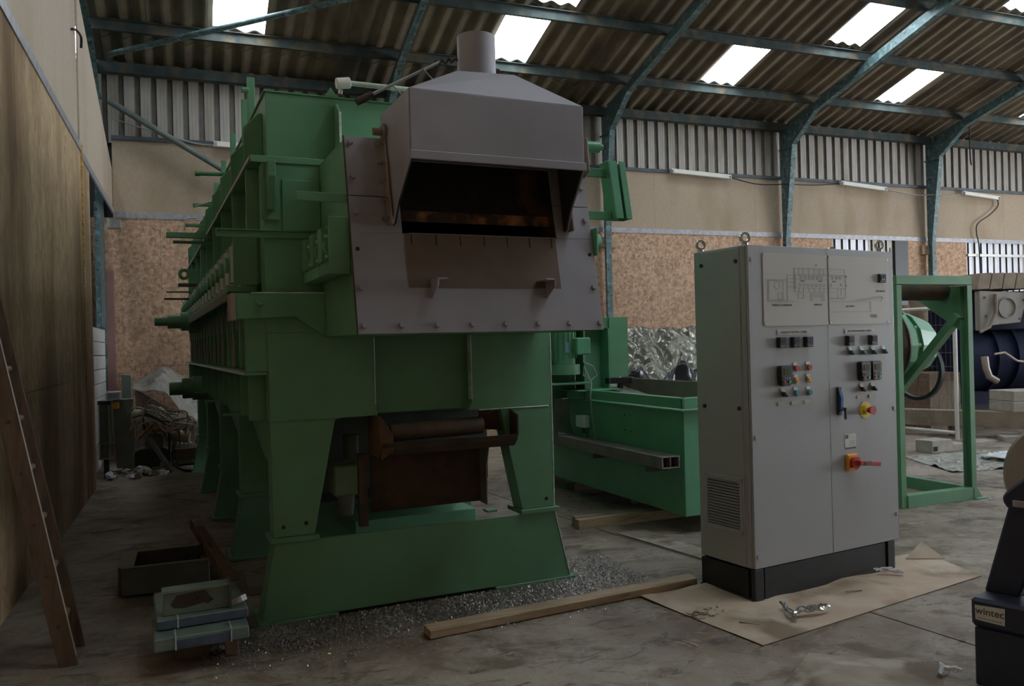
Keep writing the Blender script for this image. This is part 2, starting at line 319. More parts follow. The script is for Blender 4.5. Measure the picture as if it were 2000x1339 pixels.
def pane_mat(name, col, tr):
    m = bpy.data.materials.new(name); m.use_nodes = True; nt = m.node_tree; N = nt.nodes; L = nt.links
    N.remove(N['Principled BSDF']); out = N['Material Output']
    t = N.new('ShaderNodeBsdfTransparent'); t.inputs[0].default_value = (*col, 1)
    d = N.new('ShaderNodeBsdfTranslucent'); d.inputs[0].default_value = (*col, 1)
    nz = N.new('ShaderNodeTexNoise'); nz.inputs['Scale'].default_value = 3
    mr = N.new('ShaderNodeMapRange'); mr.inputs['To Min'].default_value = tr - 0.08; mr.inputs['To Max'].default_value = tr + 0.08
    L.new(nz.outputs['Fac'], mr.inputs[0])
    x = N.new('ShaderNodeMixShader'); L.new(mr.outputs[0], x.inputs[0]); L.new(d.outputs[0], x.inputs[1]); L.new(t.outputs[0], x.inputs[2]); L.new(x.outputs[0], out.inputs[0])
    return m
PANE = pane_mat('rooflight_fibreglass', (0.95, 0.97, 0.98), 0.8)

# ================================================================== THE BUILDING
# ---- floor: two pours with a joint running away from the camera
floor = setting('floor')
JOINT = [(5.2, YN), (3.75, 2.6), (3.62, 3.6), (3.40, 5.05), (3.226, 6.04), (2.2, YF + 0.2)]
g = 0.007
MB().prism([(XL - 0.6, YN)] + [(x - g, y) for x, y in JOINT] + [(XL - 0.6, YF + 0.2)], 'z', -0.15, 0.0).make('concrete_slab', FLOORM, floor)
MB().prism([(x + g, y) for x, y in JOINT] + [(XR, YF + 0.2), (XR, YN)], 'z', -0.15, 0.0).make('concrete_slab', FLOORM, floor)
MB().box(XL - 0.6, XR, YN, YF + 0.2, -0.3, -0.16).make('sub_base', BLACKM, floor)

# ---- roof: corrugated sheets course by course, with rooflights let in
ceiling = setting('ceiling')
PITCH = 0.289
def wave(x):
    t = (x / PITCH) % 1.0
    h = 1 - abs(2 * t - 1) * 1.0
    h = min(1, max(0, (h - 0.12) / 0.76))
    return 0.055 * h
def sheet_mesh(x0, x1, y0, y1, z0, z1, th=0.007):
    n = max(2, int(round((x1 - x0) / PITCH * 8)))
    xs = [x0 + (x1 - x0) * i / n for i in range(n + 1)]
    m = MB(); vs = []
    for dz in (0, th):
        for (y, z) in ((y0, z0), (y1, z1)):
            vs += [(x, y, z + wave(x) + dz) for x in xs]
    k = n + 1; fs = []
    for i in range(n):
        fs.append((i, i + 1, k + i + 1, k + i)); fs.append((2 * k + i, 3 * k + i, 3 * k + i + 1, 2 * k + i + 1))
        fs.append((i, 2 * k + i, 2 * k + i + 1, i + 1)); fs.append((k + i, k + i + 1, 3 * k + i + 1, 3 * k + i))
    fs.append((0, k, 3 * k, 2 * k)); fs.append((n, 2 * k + n, 3 * k + n, k + n))
    return m.add(vs, fs)
courses = [(13.56, 14.6), (13.10, 13.72), (11.70, 13.15), (10.30, 11.75), (8.90, 10.35), (7.50, 8.95), (6.10, 7.55), (YRIDGE - 0.02, 6.15)]
courses_n = [(3.8, YRIDGE + 0.02), (2.4, 3.85), (1.0, 2.45), (-0.4, 1.05), (-1.8, -0.35), (-3.2, -1.75), (YN - 0.4, -3.15)]
wi = 0
for side, cs in (('far', courses), ('near', courses_n)):
    for ci, (y0, y1) in enumerate(cs):
        lift = 0.0082 * (ci % 2)
        if ci == 0 and side == 'far': lift = -0.0082
        z0, z1 = roof_z(y0) + lift, roof_z(y1) + lift
        if side == 'far' and ci == len(cs) - 1: z0 = RZ + RS * (YF - y0)
        wins = sorted([w for w in SKY if y0 - 0.2 < w[2] and w[3] < y1 + 0.2])
        x = XL - 0.35
        spans = []
        for w in wins: spans.append((x, w[0])); x = w[1]
        spans.append((x, XR + 0.2))
        for a, b in spans:
            n = max(1, round((b - a) / (4 * PITCH)))
            for i in range(n):
                xa, xb = a + (b - a) * i / n, a + (b - a) * (i + 1) / n
                sheet_mesh(xa, xb + (0.02 if i < n - 1 else 0), y0, y1, z0, z1).make('roof_sheet', ROOF, ceiling, smooth=False)
        for w in wins:      # opaque ends above and below the pane, then the pane itself
            for (p, q) in ((y0, w[2]), (w[3], y1)):
                if q - p > 0.02: sheet_mesh(w[0], w[1], p, q, roof_z(p) + lift, roof_z(q) + lift).make('roof_sheet', ROOF, ceiling)
            wi += 1
            o = sheet_mesh(w[0], w[1], w[2], w[3], roof_z(w[2]) + lift, roof_z(w[3]) + lift, 0.004).make('window_%d' % wi, PANE)
            o['kind'] = 'structure'
for y in (13.12, 11.72, 10.32, 8.92, 7.52, 6.12, 3.86, 2.46, 1.06, -0.34, -1.74, -3.14):   # Z purlins
    z = roof_z(y) - 0.012
    m = MB(); m.box(XL - 0.5, XR, y - 0.004, y + 0.004, z - 0.15, z)
    m.box(XL, XR, y - 0.055, y, z - 0.01, z); m.box(XL, XR, y, y + 0.06, z - 0.15, z - 0.142); m.box(XL, XR, y + 0.052, y + 0.06, z - 0.15, z - 0.13)
    m.make('purlin', STEELD, ceiling)
MB().box(XL - 0.5, XR, 13.95, 14.10, 5.94, 6.10).make('eaves_beam', STEELD, ceiling)

# ---- steel portal frames (columns with haunched rafters)
def frame(x, far_only=False):
    t = setting('portal_frame')
    fw = 0.058
    # tapered column web and flanges
    yb, yt = 13.97, 13.72
    web = [(YF - 0.05, 0), (yb, 0), (yb, 3.7), (yt, 5.60), (13.05, roof_z(13.05) - 0.36), (YRIDGE, roof_z(YRIDGE) - 0.36), (YRIDGE, roof_z(YRIDGE) - 0.15), (YF - 0.05, roof_z(YF - 0.05) - 0.15)]
    MB().prism(web, 'x', x - 0.006, x + 0.006).make('web', STEELC, t)
    fl = [(yb, 0), (yb, 3.7), (yt, 5.60)]
    m = MB()
    m.prism([(yb - 0.006, 0), (yb + 0.006, 0), (yb + 0.006, 3.7), (yt + 0.006, 5.60), (yt - 0.006, 5.60), (yb - 0.006, 3.7)], 'x', x - fw, x + fw)
    m.make('column_flange', STEELC, t)
    zz = lambda y, d: roof_z(y) - d
    m = MB(); m.prism([(yt - 0.006, 5.60), (13.05, zz(13.05, 0.36)), (YRIDGE, zz(YRIDGE, 0.36)), (YRIDGE, zz(YRIDGE, 0.345)), (13.05, zz(13.05, 0.345)), (yt + 0.01, 5.615)], 'x', x - fw, x + fw)
    m.make('rafter_flange', STEELC, t)
    MB().box(x - fw, x + fw, yt - 0.01, YF - 0.05, 5.55, 5.57).make('cap_plate', STEELC, t)
    # near half of the frame
    m = MB(); m.prism([(YN + 0.05, 0), (YN + 0.35, 0), (YN + 0.45, 5.6), (YRIDGE, zz(YRIDGE, 0.36)), (YRIDGE, zz(YRIDGE, 0.15)), (YN + 0.05, zz(YN + 0.05, 0.15))], 'x', x - 0.04, x + 0.04)
    m.make('near_rafter', STEELC, t)
    return t
for x in (-1.27, 3.24, 7.5, 11.77, 15.9, 20.2, 24.5): frame(x)

# ---- far wall
wb = setting('wall_back')
RECESS = mat('dark_cladding_valley', (0.19, 0.17, 0.15), 0.6, var=0.2, scale=6)  # darker colour for the valley faces of the sheets
def clad(x0, x1, z0, z1, name, m_, parent, pitch=0.2365, ph=-1.143):
    """profiled sheet: broad ribs towards the room, narrow darker valleys between them"""
    prof = []; x = ph + math.floor((x0 - ph) / pitch) * pitch
    while x < x1 + pitch:
        for dx, dy in ((0.0, 0.0), (0.045, 0.0), (0.048, 0.004), (0.052, 0.0), (0.093, 0.0), (0.097, 0.004), (0.100, 0.0), (0.145, 0.0), (0.160, 0.045), (0.2215, 0.045)): prof.append((x + dx, YF + dy))
        x += pitch
    prof = [p for p in prof if x0 - 1e-6 <= p[0] <= x1 + 1e-6]
    if not prof: prof = [(x0, YF), (x1, YF)]
    if prof[0][0] > x0: prof.insert(0, (x0, prof[0][1]))
    if prof[-1][0] < x1: prof.append((x1, prof[-1][1]))
    n = len(prof)
    o = MB().prism(prof + [(p[0], p[1] + 0.004) for p in reversed(prof)], 'z', z0, z1).make(name, m_, parent)
    o.data.materials.append(RECESS)
    for p in o.data.polygons:
        if p.center.y > YF + 0.02: p.material_index = 1
    return o
x = XL - 0.5
while x < XR:
    clad(x, min(XR, x + 0.946), 4.9, 6.2, 'cladding_sheet', CLAD, wb); x += 0.946
x = XL
while x < XR:                                   # tan board band
    MB().box(x + 0.0015, min(XR, x + 2.44) - 0.0015, YF - 0.012, YF, 3.82, 4.955).make('hardboard_panel', TAN, wb); x += 2.44
def osb_band(x0, x1, z0, z1, start):
    x = start
    while x < x1:
        a, b = max(x, x0), min(x + 1.22, x1)
        if b > a: MB().box(a + 0.0015, b - 0.0015, YF - 0.014, YF - 0.002, z0, z1).make('strand_board', OSBF, wb)
        x += 1.22
for z0, z1 in ((0.0, 1.39), (1.394, 3.725)):
    osb_band(XL - 0.4, 13.14, z0, z1, -1.65 if z0 < 1 else -2.87 + 0.0)
    osb_band(15.29, 17.16, z0, z1, 15.29)
    osb_band(20.6, XR, z0, z1, 20.6)
MB().box(XL, XR, YF - 0.03, YF - 0.012, 3.725, 3.82).make('trim_strip', TRIM, wb)
MB().box(XL, XR, YF - 0.055, YF - 0.005, 4.945, 5.01).make('girt', mat('blue_grey_girt', (0.07, 0.085, 0.10), 0.5, var=0.3), wb)
for (a, b, m_, c_) in ((13.14, 14.15, CLADW, 1), (14.15, 15.29, CLAD, 0), (17.16, 19.05, CLADW, 1), (19.05, 20.6, CLAD, 0)):
    x = a
    while x < b - 0.01:
        clad(x, min(b, x + 0.95), 0.0, 3.75, 'window_cladding_sheet', m_, wb, pitch=0.212, ph=13.02); x += 0.95
MB().box(17.16, 20.6, YF - 0.06, YF - 0.01, 3.40, 3.46).make('girt', GALV, wb)
MB().box(13.14, 15.29, YF - 0.06, YF - 0.01, 2.2, 2.26).make('girt', STEELD, wb)
MB().box(14.9, 15.29, YF - 0.05, YF - 0.02, 0, 3.72).make('dark_panel', BLACKM, wb)  # plain black panel over the right end of the cladding
MB().box(XL - 0.8, XR, YF + 0.12, YF + 0.2, 0, 6.3).make('outer_skin', BLACKM, wb)
# packing blocks on the columns at the trim line
for x in (7.55, 15.85):
    MB().box(x - 0.16, x + 0.2, YF - 0.09, YF - 0.03, 3.42, 3.62).make('timber_packer', WOOD, wb)

# ---- left gable wall: strand board below, hardboard above, an opening near the corner
wl = setting('wall_left')
ys = [YN, -3.26, -2.04, -0.82, 0.40, 1.62, 2.84, 4.06, 5.28, 6.50, 7.72, 8.94, 10.13]
for a, b in zip(ys[:-1], ys[1:]):
    for z0, z1 in ((0.0, 1.337), (1.342, 3.84)):
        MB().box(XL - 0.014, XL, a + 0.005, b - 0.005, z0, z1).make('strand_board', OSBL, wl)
    if b > 10: b = 9.96
    zt0, zt1 = 4.47 + 0.3 * (YF - a), 4.47 + 0.3 * (YF - b)
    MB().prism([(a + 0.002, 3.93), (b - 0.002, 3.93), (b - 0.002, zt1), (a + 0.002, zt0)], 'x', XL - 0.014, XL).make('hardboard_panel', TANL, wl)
MB().box(XL - 0.002, XL + 0.012, YN, 10.12, 3.84, 3.93).make('trim_strip', TRIM, wl)
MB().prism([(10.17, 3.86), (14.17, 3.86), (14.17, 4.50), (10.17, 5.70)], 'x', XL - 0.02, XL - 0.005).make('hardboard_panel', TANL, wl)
MB().box(XL - 0.01, XL + 0.012, 10.17, 14.16, 3.78, 3.87).make('trim_strip', TRIM, wl)
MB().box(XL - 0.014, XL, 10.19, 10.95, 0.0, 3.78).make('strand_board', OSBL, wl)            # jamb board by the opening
MB().box(XL - 0.35, XL - 0.02, 10.93, 10.965, 0.0, 3.78).make('opening_lining', WOOD, wl)
m = MB()                                                                                      # foam squeezed into the joint
for i in range(60):
    z = 1.4 + i * 0.042 + random.uniform(-0.01, 0.01); r_ = random.uniform(0.018, 0.034) if z > 2.6 else random.uniform(0.009, 0.017)
    m.cyl((XL - 0.015, 10.16, z - r_), (XL + 0.01, 10.16, z + r_), r_, r_ * 0.6, 7)
m.make('foam_bead', FOAM, wl, smooth=True)
MB().prism([(YN, 0), (YF + 0.2, 0), (YF + 0.2, roof_z(YF)), (YRIDGE, roof_z(YRIDGE) + 0.1), (YN, roof_z(YN))], 'x', XL - 0.62, XL - 0.58).make('outer_skin', BLACKM, wl)
MB().box(XL - 0.57, XL - 0.33, 10.96, YF, 2.0, 3.9).make('light_sheet', mat('sky_tinted_sheet', (0.45, 0.62, 0.70), 0.5, var=0.05), wl)  # pale blue of the sky light is put into the sheet colour
for r_ in range(10):                                                                          # whitewashed block wall in the opening
    off = 0.0 if r_ % 2 else 0.22
    y = 10.98 - off
    while y < YF:
        a, b = max(10.98, y), min(YF, y + 0.435)
        if b - a > 0.03: MB().box(XL - 0.34, XL - 0.14, a, b, r_ * 0.198, r_ * 0.198 + 0.188).make('concrete_block', BLOCKW, wl, bevel=0.004)
        y += 0.445
MB().box(-1.27, -1.20, 13.15, 13.75, 1.99, 3.8).make('steel_post', STEELC, wl)
MB().box(XL - 0.02, XL + 0.16, 13.3, 13.5, 3.45, 3.58).make('post_bracket', GALV, wl)
MB().box(-1.25, -1.11, YF - 0.06, YF - 0.02, 0.2, 2.9).make('pink_board', PINK, wb)

# ---- walls the photograph does not look at
wr = setting('wall_right')
MB().prism([(YN, 0), (ADDED_DOOR[0], 0), (ADDED_DOOR[0], ADDED_DOOR[2]), (ADDED_DOOR[1], ADDED_DOOR[2]), (ADDED_DOOR[1], 0), (YF, 0), (YF, roof_z(YF)), (YRIDGE, roof_z(YRIDGE) + 0.1), (YN, roof_z(YN))], 'x', XR, XR + 0.1).make('cladding', TAN, wr)
wn = setting('wall_front')
MB().box(XL - 0.6, XR, YN - 0.12, YN, 0, 6.3).make('cladding', TAN, wn)

# ---- wind braces and services on the walls
br = setting('trim_1'); MB().cyl((-1.10, 13.90, 5.47), (1.35, 13.90, 4.02), 0.048, n=12).make('brace_pipe', mat('dusty_teal_pipe', (0.15, 0.175, 0.165), 0.6, var=0.2, scale=6), br, smooth=True)
br = setting('trim_2'); MB().cyl((-1.05, 13.42, 6.03), (5.6, 9.7, 7.09), 0.042, n=12).make('brace_pipe', STEELC, br, smooth=True)
def lightbar(x0, x1, z0, z1, label):
    t = thing('batten_light', label, 'light', (x0, YF - 0.115, z0), 0, 'batten lights along the far wall')
    L_ = x1 - x0; dz = z1 - z0
    MB().bar((0, 0, 0), (L_, 0, dz), 0.07, 0.085).make('housing', WHITEP, t)
    MB().cyl((0.05, -0.04, -0.035), (L_ - 0.05, -0.04, dz - 0.035), 0.014, n=8).make('tube', WHITEP, t, smooth=True)
    for e in (0.03, L_ - 0.03): MB().box(e - 0.02, e + 0.02, -0.062, -0.03, -0.06 + dz * e / L_, 0.02 + dz * e / L_).make('end_cap', TRIM, t)
lightbar(8.98, 10.42, 4.975, 4.92, 'white batten light below the cladding, directly right of the furnace hood')
lightbar(13.3, 14.6, 4.94, 4.86, 'white batten light between the third and fourth wall columns')
lightbar(16.95, 18.15, 4.88, 4.80, 'white batten light at far right with a cable hanging from its end')
lightbar(0.40, 1.10, 4.955, 4.93, 'white batten light above the hardboard, half hidden by the green furnace')
def cable(name, pts, r, m_, label, sm=6):
    # smooth the polyline a little (Catmull-Rom)
    P = [Vector(p) for p in pts]; out = []
    for i in range(len(P) - 1):
        p0, p1, p2, p3 = P[max(i - 1, 0)], P[i], P[i + 1], P[min(i + 2, len(P) - 1)]
        for k in range(sm):
            t = k / sm
            out.append(0.5 * ((2 * p1) + (-p0 + p2) * t + (2 * p0 - 5 * p1 + 4 * p2 - p3) * t * t + (-p0 + 3 * p1 - 3 * p2 + p3) * t ** 3))
    out.append(P[-1])
    o = MB().tube(out, r, 6).make(name, m_, smooth=True)
    return tag(o, label, 'cable')
yc = YF - 0.10
cable('cable', [(-1.09, yc, 5.26), (-0.67, yc, 5.14), (-0.26, yc, 5.04), (0.11, yc, 4.95), (0.40, yc, 4.93)], 0.012, CABLEG, 'grey cable sagging across the cladding behind the brace pipe')
cable('cable', [(10.42, yc, 4.92), (11.12, yc, 4.81), (11.75, yc - 0.2, 4.80), (12.6, yc, 4.86), (13.3, yc, 4.92)], 0.012, CABLEK, 'thin dark cable looped between two batten lights over the third column')
cable('cable', [(14.6, yc, 4.87), (15.5, yc, 4.775), (15.95, yc - 0.2, 4.76), (16.4, yc, 4.78), (16.95, yc, 4.85)], 0.012, CABLEG, 'thin grey cable looped to the rightmost batten light')
cable('cable', [(18.12, yc, 4.78), (18.13, yc, 4.62), (17.85, yc, 4.40), (17.45, yc, 4.18), (17.40, yc, 3.95), (17.46, yc, 3.71), (17.48, yc, 3.3), (17.5, yc, 2.6), (17.5, yc, 1.9)], 0.014, CABLEK, 'dark cable snaking down the hardboard from the rightmost batten light')
cable('cable', [(XL + 0.02, 9.55, 4.98), (XL + 0.03, 9.8, 5.06), (XL + 0.05, 10.0, 5.06), (XL + 0.04, 10.08, 4.97)], 0.013, CABLEK, 'short black cable bent over the slit in the left wall')
cable('rope', [(15.95, 13.02, 6.1), (15.95, 13.02, 5.75), (15.93, 13.0, 5.4), (15.96, 13.0, 5.25)], 0.016, CABLEK, 'dark rope hanging from the rafter of the fourth column')

# ================================================================== THE FURNACE
F = thing('conveyor_furnace', 'big green industrial furnace with a grey hood and chimney stub in front', 'furnace', (0.338, 4.939, 0), R(3.07))
def fp(name, m, mt=GREEN, parent=F, bevel=0.003, **k): return m.make(name, mt, parent, bevel=bevel, **k)
# base and legs of each support frame
for fi, y0 in enumerate((0.0, 1.67, 3.34, 5.01, 6.68)):
    fp('base_beam', MB().prism([(0.0, 0.025), (2.01, 0.025), (1.905, 0.475), (0.083, 0.475)], 'y', y0, y0 + 0.02))
    fp('base_beam', MB().prism([(0.0, 0.025), (2.01, 0.025), (1.945, 0.30), (0.05, 0.30)], 'y', y0 + 0.16, y0 + 0.17))
    for xa, xb in ((0.0, 0.083), (2.002, 1.913)):
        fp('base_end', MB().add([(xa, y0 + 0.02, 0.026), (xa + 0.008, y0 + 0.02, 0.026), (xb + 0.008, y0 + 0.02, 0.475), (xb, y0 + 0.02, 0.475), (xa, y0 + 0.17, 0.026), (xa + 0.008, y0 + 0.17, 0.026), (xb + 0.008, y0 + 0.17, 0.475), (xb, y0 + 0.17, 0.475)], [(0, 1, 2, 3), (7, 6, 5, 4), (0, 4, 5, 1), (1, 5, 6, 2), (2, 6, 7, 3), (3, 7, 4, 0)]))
    fp('base_shade_infill', MB().box(0.06, 1.93, y0 + 0.02, y0 + 0.16, 0.05, 0.30), SOOTHOLLOW, bevel=0)  # black infill paints the shade inside the hollow base
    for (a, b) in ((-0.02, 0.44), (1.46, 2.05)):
        fp('foot_plate', MB().box(a, b, y0 - 0.02, y0 + 0.30, 0.004, 0.026))
    for (a, b) in ((0.058, 0.335), (1.655, 1.935)):
        fp('leg_flange', MB().box(a, b, y0 - 0.025, y0 + 0.21, 0.476, 0.505))
    fp('leg', MB().prism([(0.078, 0.506), (0.313, 0.506), (0.452, 1.178), (0.074, 1.178)], 'y', y0, y0 + 0.15))
    fp('leg', MB().prism([(1.672, 0.506), (1.906, 0.506), (1.905, 1.178), (1.532, 1.178)], 'y', y0, y0 + 0.15))
    for (bx, bz) in ((0.135, 0.565), (0.265, 0.575), (1.85, 0.56)):
        if fi == 0: fp('bolt_hole', MB().cyl((bx, y0 - 0.004, bz), (bx, y0 + 0.01, bz), 0.011, n=10), SOOTHOLLOW, bevel=0)
    if fi: fp('head_beam', MB().box(0.08, 1.90, y0, y0 + 0.15, 1.18, 1.40))
fp('portal_plate', MB().prism([(0.074, 1.182), (0.712, 1.182), (0.697, 1.25), (0.697, 1.70), (0.07, 1.70)], 'y', 0.0, 0.14))
fp('portal_plate', MB().prism([(1.305, 1.182), (1.905, 1.182), (1.905, 1.70), (1.337, 1.70), (1.337, 1.25)], 'y', 0.0, 0.14))
fp('recess_plate', MB().box(0.69, 1.345, 0.10, 0.14, 1.19, 1.70))
fp('plate_edge', MB().box(0.697, 0.703, -0.003, 0.05, 1.25, 1.665), GREENEDGE, bevel=0, label='highlight painted along the plate edge')  # bright strips paint the grazing light on these plate edges
fp('plate_edge', MB().box(1.331, 1.337, -0.003, 0.05, 1.25, 1.665), GREENEDGE, bevel=0, label='highlight painted along the plate edge')
fp('plate_edge', MB().box(1.905, 1.913, -0.002, 0.02, 0.51, 1.67), GREENEDGE, bevel=0, label='highlight painted along the plate edge')
fp('base_edge_highlight', MB().prism([(2.012, 0.03), (2.02, 0.03), (1.915, 0.475), (1.907, 0.475)], 'y', -0.002, 0.02), GREENEDGE, bevel=0, label='highlight painted along the plate edge')
fp('front_column', MB().box(0.065, 0.42, 0.0, 0.16, 1.70, 2.695))
fp('front_column', MB().box(1.56, 1.905, 0.0, 0.16, 1.70, 2.695))
for x0 in (0.074, 1.38):                        # weld beads
    fp('weld_bead', MB().tube([(x0 + 0.05 * i, -0.003, 1.180) for i in range(9 if x0 < 1 else 11)], 0.004, 5), GREENEDGE if x0 > 1 else GREEN, bevel=0)
# lower body
fp('lower_casing', MB().box(0.15, 1.83, 0.16, 7.0, 1.18, 1.45))
fp('ledge_plate', MB().box(-0.055, 1.97, 0.165, 7.0, 1.455, 1.474), GREEN); fp('ledge_plate', MB().box(-0.055, 0.064, 0.0, 0.165, 1.455, 1.474), GREEN)
fp('ledge_edge', MB().box(-0.06, -0.052, 0.05, 7.0, 1.456, 1.473), GREENEDGE, bevel=0, label='pale edge of the ledge')  # paler green strip along the ledge
fp('side_beam', MB().prism([(0.16, 1.17), (1.66, 1.17), (1.66, 1.14), (0.95, 1.12), (0.40, 0.95), (0.16, 0.92)], 'x', 0.085, 0.11))
for y0 in (1.82, 3.49, 5.16):
    fp('side_beam', MB().prism([(y0, 1.17), (y0 + 1.5, 1.17), (y0 + 1.5, 1.14), (y0 + 0.8, 1.12), (y0 + 0.25, 0.98), (y0, 0.95)], 'x', 0.085, 0.11))
for k in range(17):
    y0 = 0.20 + 0.41 * k
    fp('stiffener', MB().box(-0.02, 0.15, y0, y0 + 0.012, 1.18, 1.45))
    if k % 4 == 1: fp('angle_bracket', MB().box(-0.12, 0.12, y0 + 0.1, y0 + 0.16, 1.175, 1.19))
# side window band
fp('middle_casing', MB().box(0.13, 1.85, 0.16, 7.0, 1.475, 2.0))
fp('post_panel', MB().box(-0.05, 0.072, 0.005, 0.06, 1.475, 1.93))
WARMP = mat('pale_warm_plate', (0.36, 0.30, 0.27), 0.6, var=0.1)  # on the upright side strips this tone paints light reflected by the boards
for k in range(16):
    y0 = 0.28 + 0.41 * k
    fp('door_post', MB().box(-0.01, 0.13, y0, y0 + 0.05, 1.48, 1.99))
    fp('peep_door', MB().box(0.09, 0.13, y0 + 0.08, y0 + 0.34, 1.50, 1.72))
    if k % 2 == 0: fp('lit_side_strip', MB().box(-0.022, 0.0, y0 - 0.012, y0 - 0.004, 1.49, 1.69), WARMP, bevel=0, label='upright strip painted with light from the boards')
    fp('lit_side_strip', MB().box(-0.012, 0.0, y0 + 0.19, y0 + 0.198, 1.74, 1.9), WARMP, bevel=0, label='upright strip painted with light from the boards')
# roller bearings in a row along the left side
fp('bearing_rail', MB().box(0.02, 0.13, 0.20, 6.9, 2.0, 2.28))
fp('rail_end_plate', MB().box(-0.09, 0.05, 0.185, 0.20, 1.99, 2.29))
fp('rail_shelf', MB().box(-0.12, 0.05, 0.24, 6.85, 1.955, 1.985))
fp('rail_lip', MB().box(-0.125, -0.11, 0.3, 6.85, 1.90, 1.955), JUNKG)
BEARP = mat('lit_bearing_face', (0.72, 0.73, 0.72), 0.5, var=0.1)  # light on the front faces of the bearings, painted in as a pale tone
b0 = MB().box(-0.085, 0.02, -0.055, 0.055, -0.115, 0.115).make('bearing_housing', GREEN, F, bevel=0.004, loc=(0, 0.48, 2.135))
MB().cyl((-0.11, 0, 0), (-0.085, 0, 0), 0.05, n=14).make('bearing_cap', GREEN, b0, smooth=True)
MB().box(-0.083, 0.018, -0.062, -0.056, -0.112, 0.112).make('lit_face', BEARP, b0)
MB().cyl((-0.06, 0, 0.115), (-0.06, 0, 0.14), 0.009, n=6).make('grease_nipple', GALV, b0)
p0 = MB().box(-0.11, -0.04, -0.05, 0.05, 0, 0.022).make('rail_pad', WARMP, F, loc=(0, 0.5, 1.987))
for k in range(1, 17):
    dup(b0, F, (0, 0.48 + 0.375 * k, 2.135)); dup(p0, F, (0, 0.5 + 0.375 * k, 1.987))
# upper casing with ribs, recess and rim shelf
fp('upper_casing', MB().box(0.20, 1.80, 0.16, 7.0, 2.28, 2.70))
for k in range(9):
    y0 = 0.26 + 0.82 * k
    fp('recess_rib', MB().prism([(0.0, 2.29), (0.21, 2.29), (0.21, 2.70), (0.0, 2.70)], 'y', y0, y0 + 0.014))
    if k < 8: fp('burner_port', MB().cyl((0.05, y0 + 0.4, 2.46), (0.2, y0 + 0.4, 2.46), 0.075, n=14), JUNKG if k % 2 else GREEN, smooth=True)
fp('rim_shelf', MB().box(-0.003, 1.985, 0.0, 7.0, 2.70, 2.722))
fp('rim_lip', MB().box(-0.003, 1.985, -0.008, 0.004, 2.688, 2.728), GREEN)
fp('rim_edge', MB().box(-0.009, -0.003, 0.0, 7.0, 2.70, 2.722), WARMP, bevel=0, label='pale edge of the rim shelf')  # paler strip along the rim
fp('top_casing', MB().box(0.112, 1.87, 0.15, 7.0, 2.722, 3.145))
fp('top_lid', MB().box(0.10, 1.88, 0.14, 7.02, 3.146, 3.156))
for k in range(9):
    y0 = 0.30 + 0.80 * k
    fp('top_rib', MB().prism([(0.0, 2.723), (0.112, 2.723), (0.112, 3.055), (0.09, 3.055), (0.0, 2.965)], 'y', y0, y0 + 0.014))
    fp('top_rib', MB().prism([(1.98, 2.723), (1.87, 2.723), (1.87, 3.10), (1.89, 3.10), (1.98, 2.985)], 'y', y0, y0 + 0.014))
    if k: fp('rib_post', MB().box(0.085, 0.13, y0 + 0.02, y0 + 0.045, 3.0, 3.42 - 0.045 * k))
    for xx in (0.3, 0.75, 1.2): fp('lid_bolt', MB().cyl((xx, y0 - 0.1, 3.157), (xx, y0 - 0.1, 3.175), 0.01, n=6), bevel=0)
fp('lifting_post', MB().box(0.098, 0.148, 0.88, 0.90, 3.05, 3.46))
fp('lifting_pin', MB().cyl((0.06, 0.89, 3.37), (0.11, 0.89, 3.37), 0.02, n=8))
fp('gusset', MB().prism([(0.15, 3.10), (0.10, 3.10), (0.03, 3.03), (0.02, 2.728), (0.15, 2.728)], 'x', 0.524, 0.536))
fp('gusset_edge', MB().box(0.523, 0.537, 0.014, 0.021, 2.73, 3.03), GREENEDGE, bevel=0, label='pale edge of the gusset')  # paler green strip down the gusset
# hanger bracket, inset panel, channel groove
fp('hanger_bracket', MB().prism([(0.0, 2.685), (-0.10, 2.685), (-0.10, 2.595), (-0.045, 2.41), (0.0, 2.41)], 'x', 0.082, 0.125))
fp('bracket_plate', MB().box(0.050, 0.155, -0.014, 0.0, 2.355, 2.60))
fp('inset_panel', MB().box(0.172, 0.392, -0.010, 0.0, 2.295, 2.595))
fp('channel_bar', MB().box(-0.20, 0.33, -0.012, 0.0, 2.25, 2.288), GREEN)
fp('channel_top', MB().box(-0.20, 0.33, -0.025, 0.0, 2.288, 2.293))
# things sticking out of the left side further back
fp('side_channel', MB().box(-0.36, 0.05, 3.36, 3.42, 2.675, 2.725))
fp('side_channel', MB().box(-0.30, 0.05, 3.42, 3.47, 2.63, 2.655), GREEN2)
fp('side_pipe', MB().cyl((-0.165, 2.0, 3.01), (0.05, 2.0, 3.015), 0.018, n=10), GREEN2, smooth=True)
fp('pipe_cap', MB().cyl((-0.18, 2.0, 3.01), (-0.14, 2.0, 3.011), 0.023, n=10), smooth=True)
fp('side_handle', MB().tube([(-0.05, 4.0, 2.96), (-0.13, 4.0, 2.96), (-0.17, 4.0, 2.92), (-0.17, 4.0, 2.83)], 0.008), GREENEDGE)
fp('side_bar', MB().box(-0.16, 0.05, 4.0, 4.03, 2.87, 2.90))
fp('side_bar', MB().box(-0.12, 0.05, 3.4, 3.43, 2.985, 3.01))
fp('side_rod', MB().bar((-0.12, 3.3, 2.955), (0.1, 3.0, 2.99), 0.012, 0.012))
fp('side_channel', MB().box(-0.20, 0.05, 5.0, 5.05, 2.335, 2.375), SCRAPB)
fp('side_bar', MB().box(-0.325, 0.05, 5.0, 5.04, 2.268, 2.285))
fp('side_bar', MB().box(-0.345, 0.05, 5.2, 5.24, 2.20, 2.222), SCRAPB)
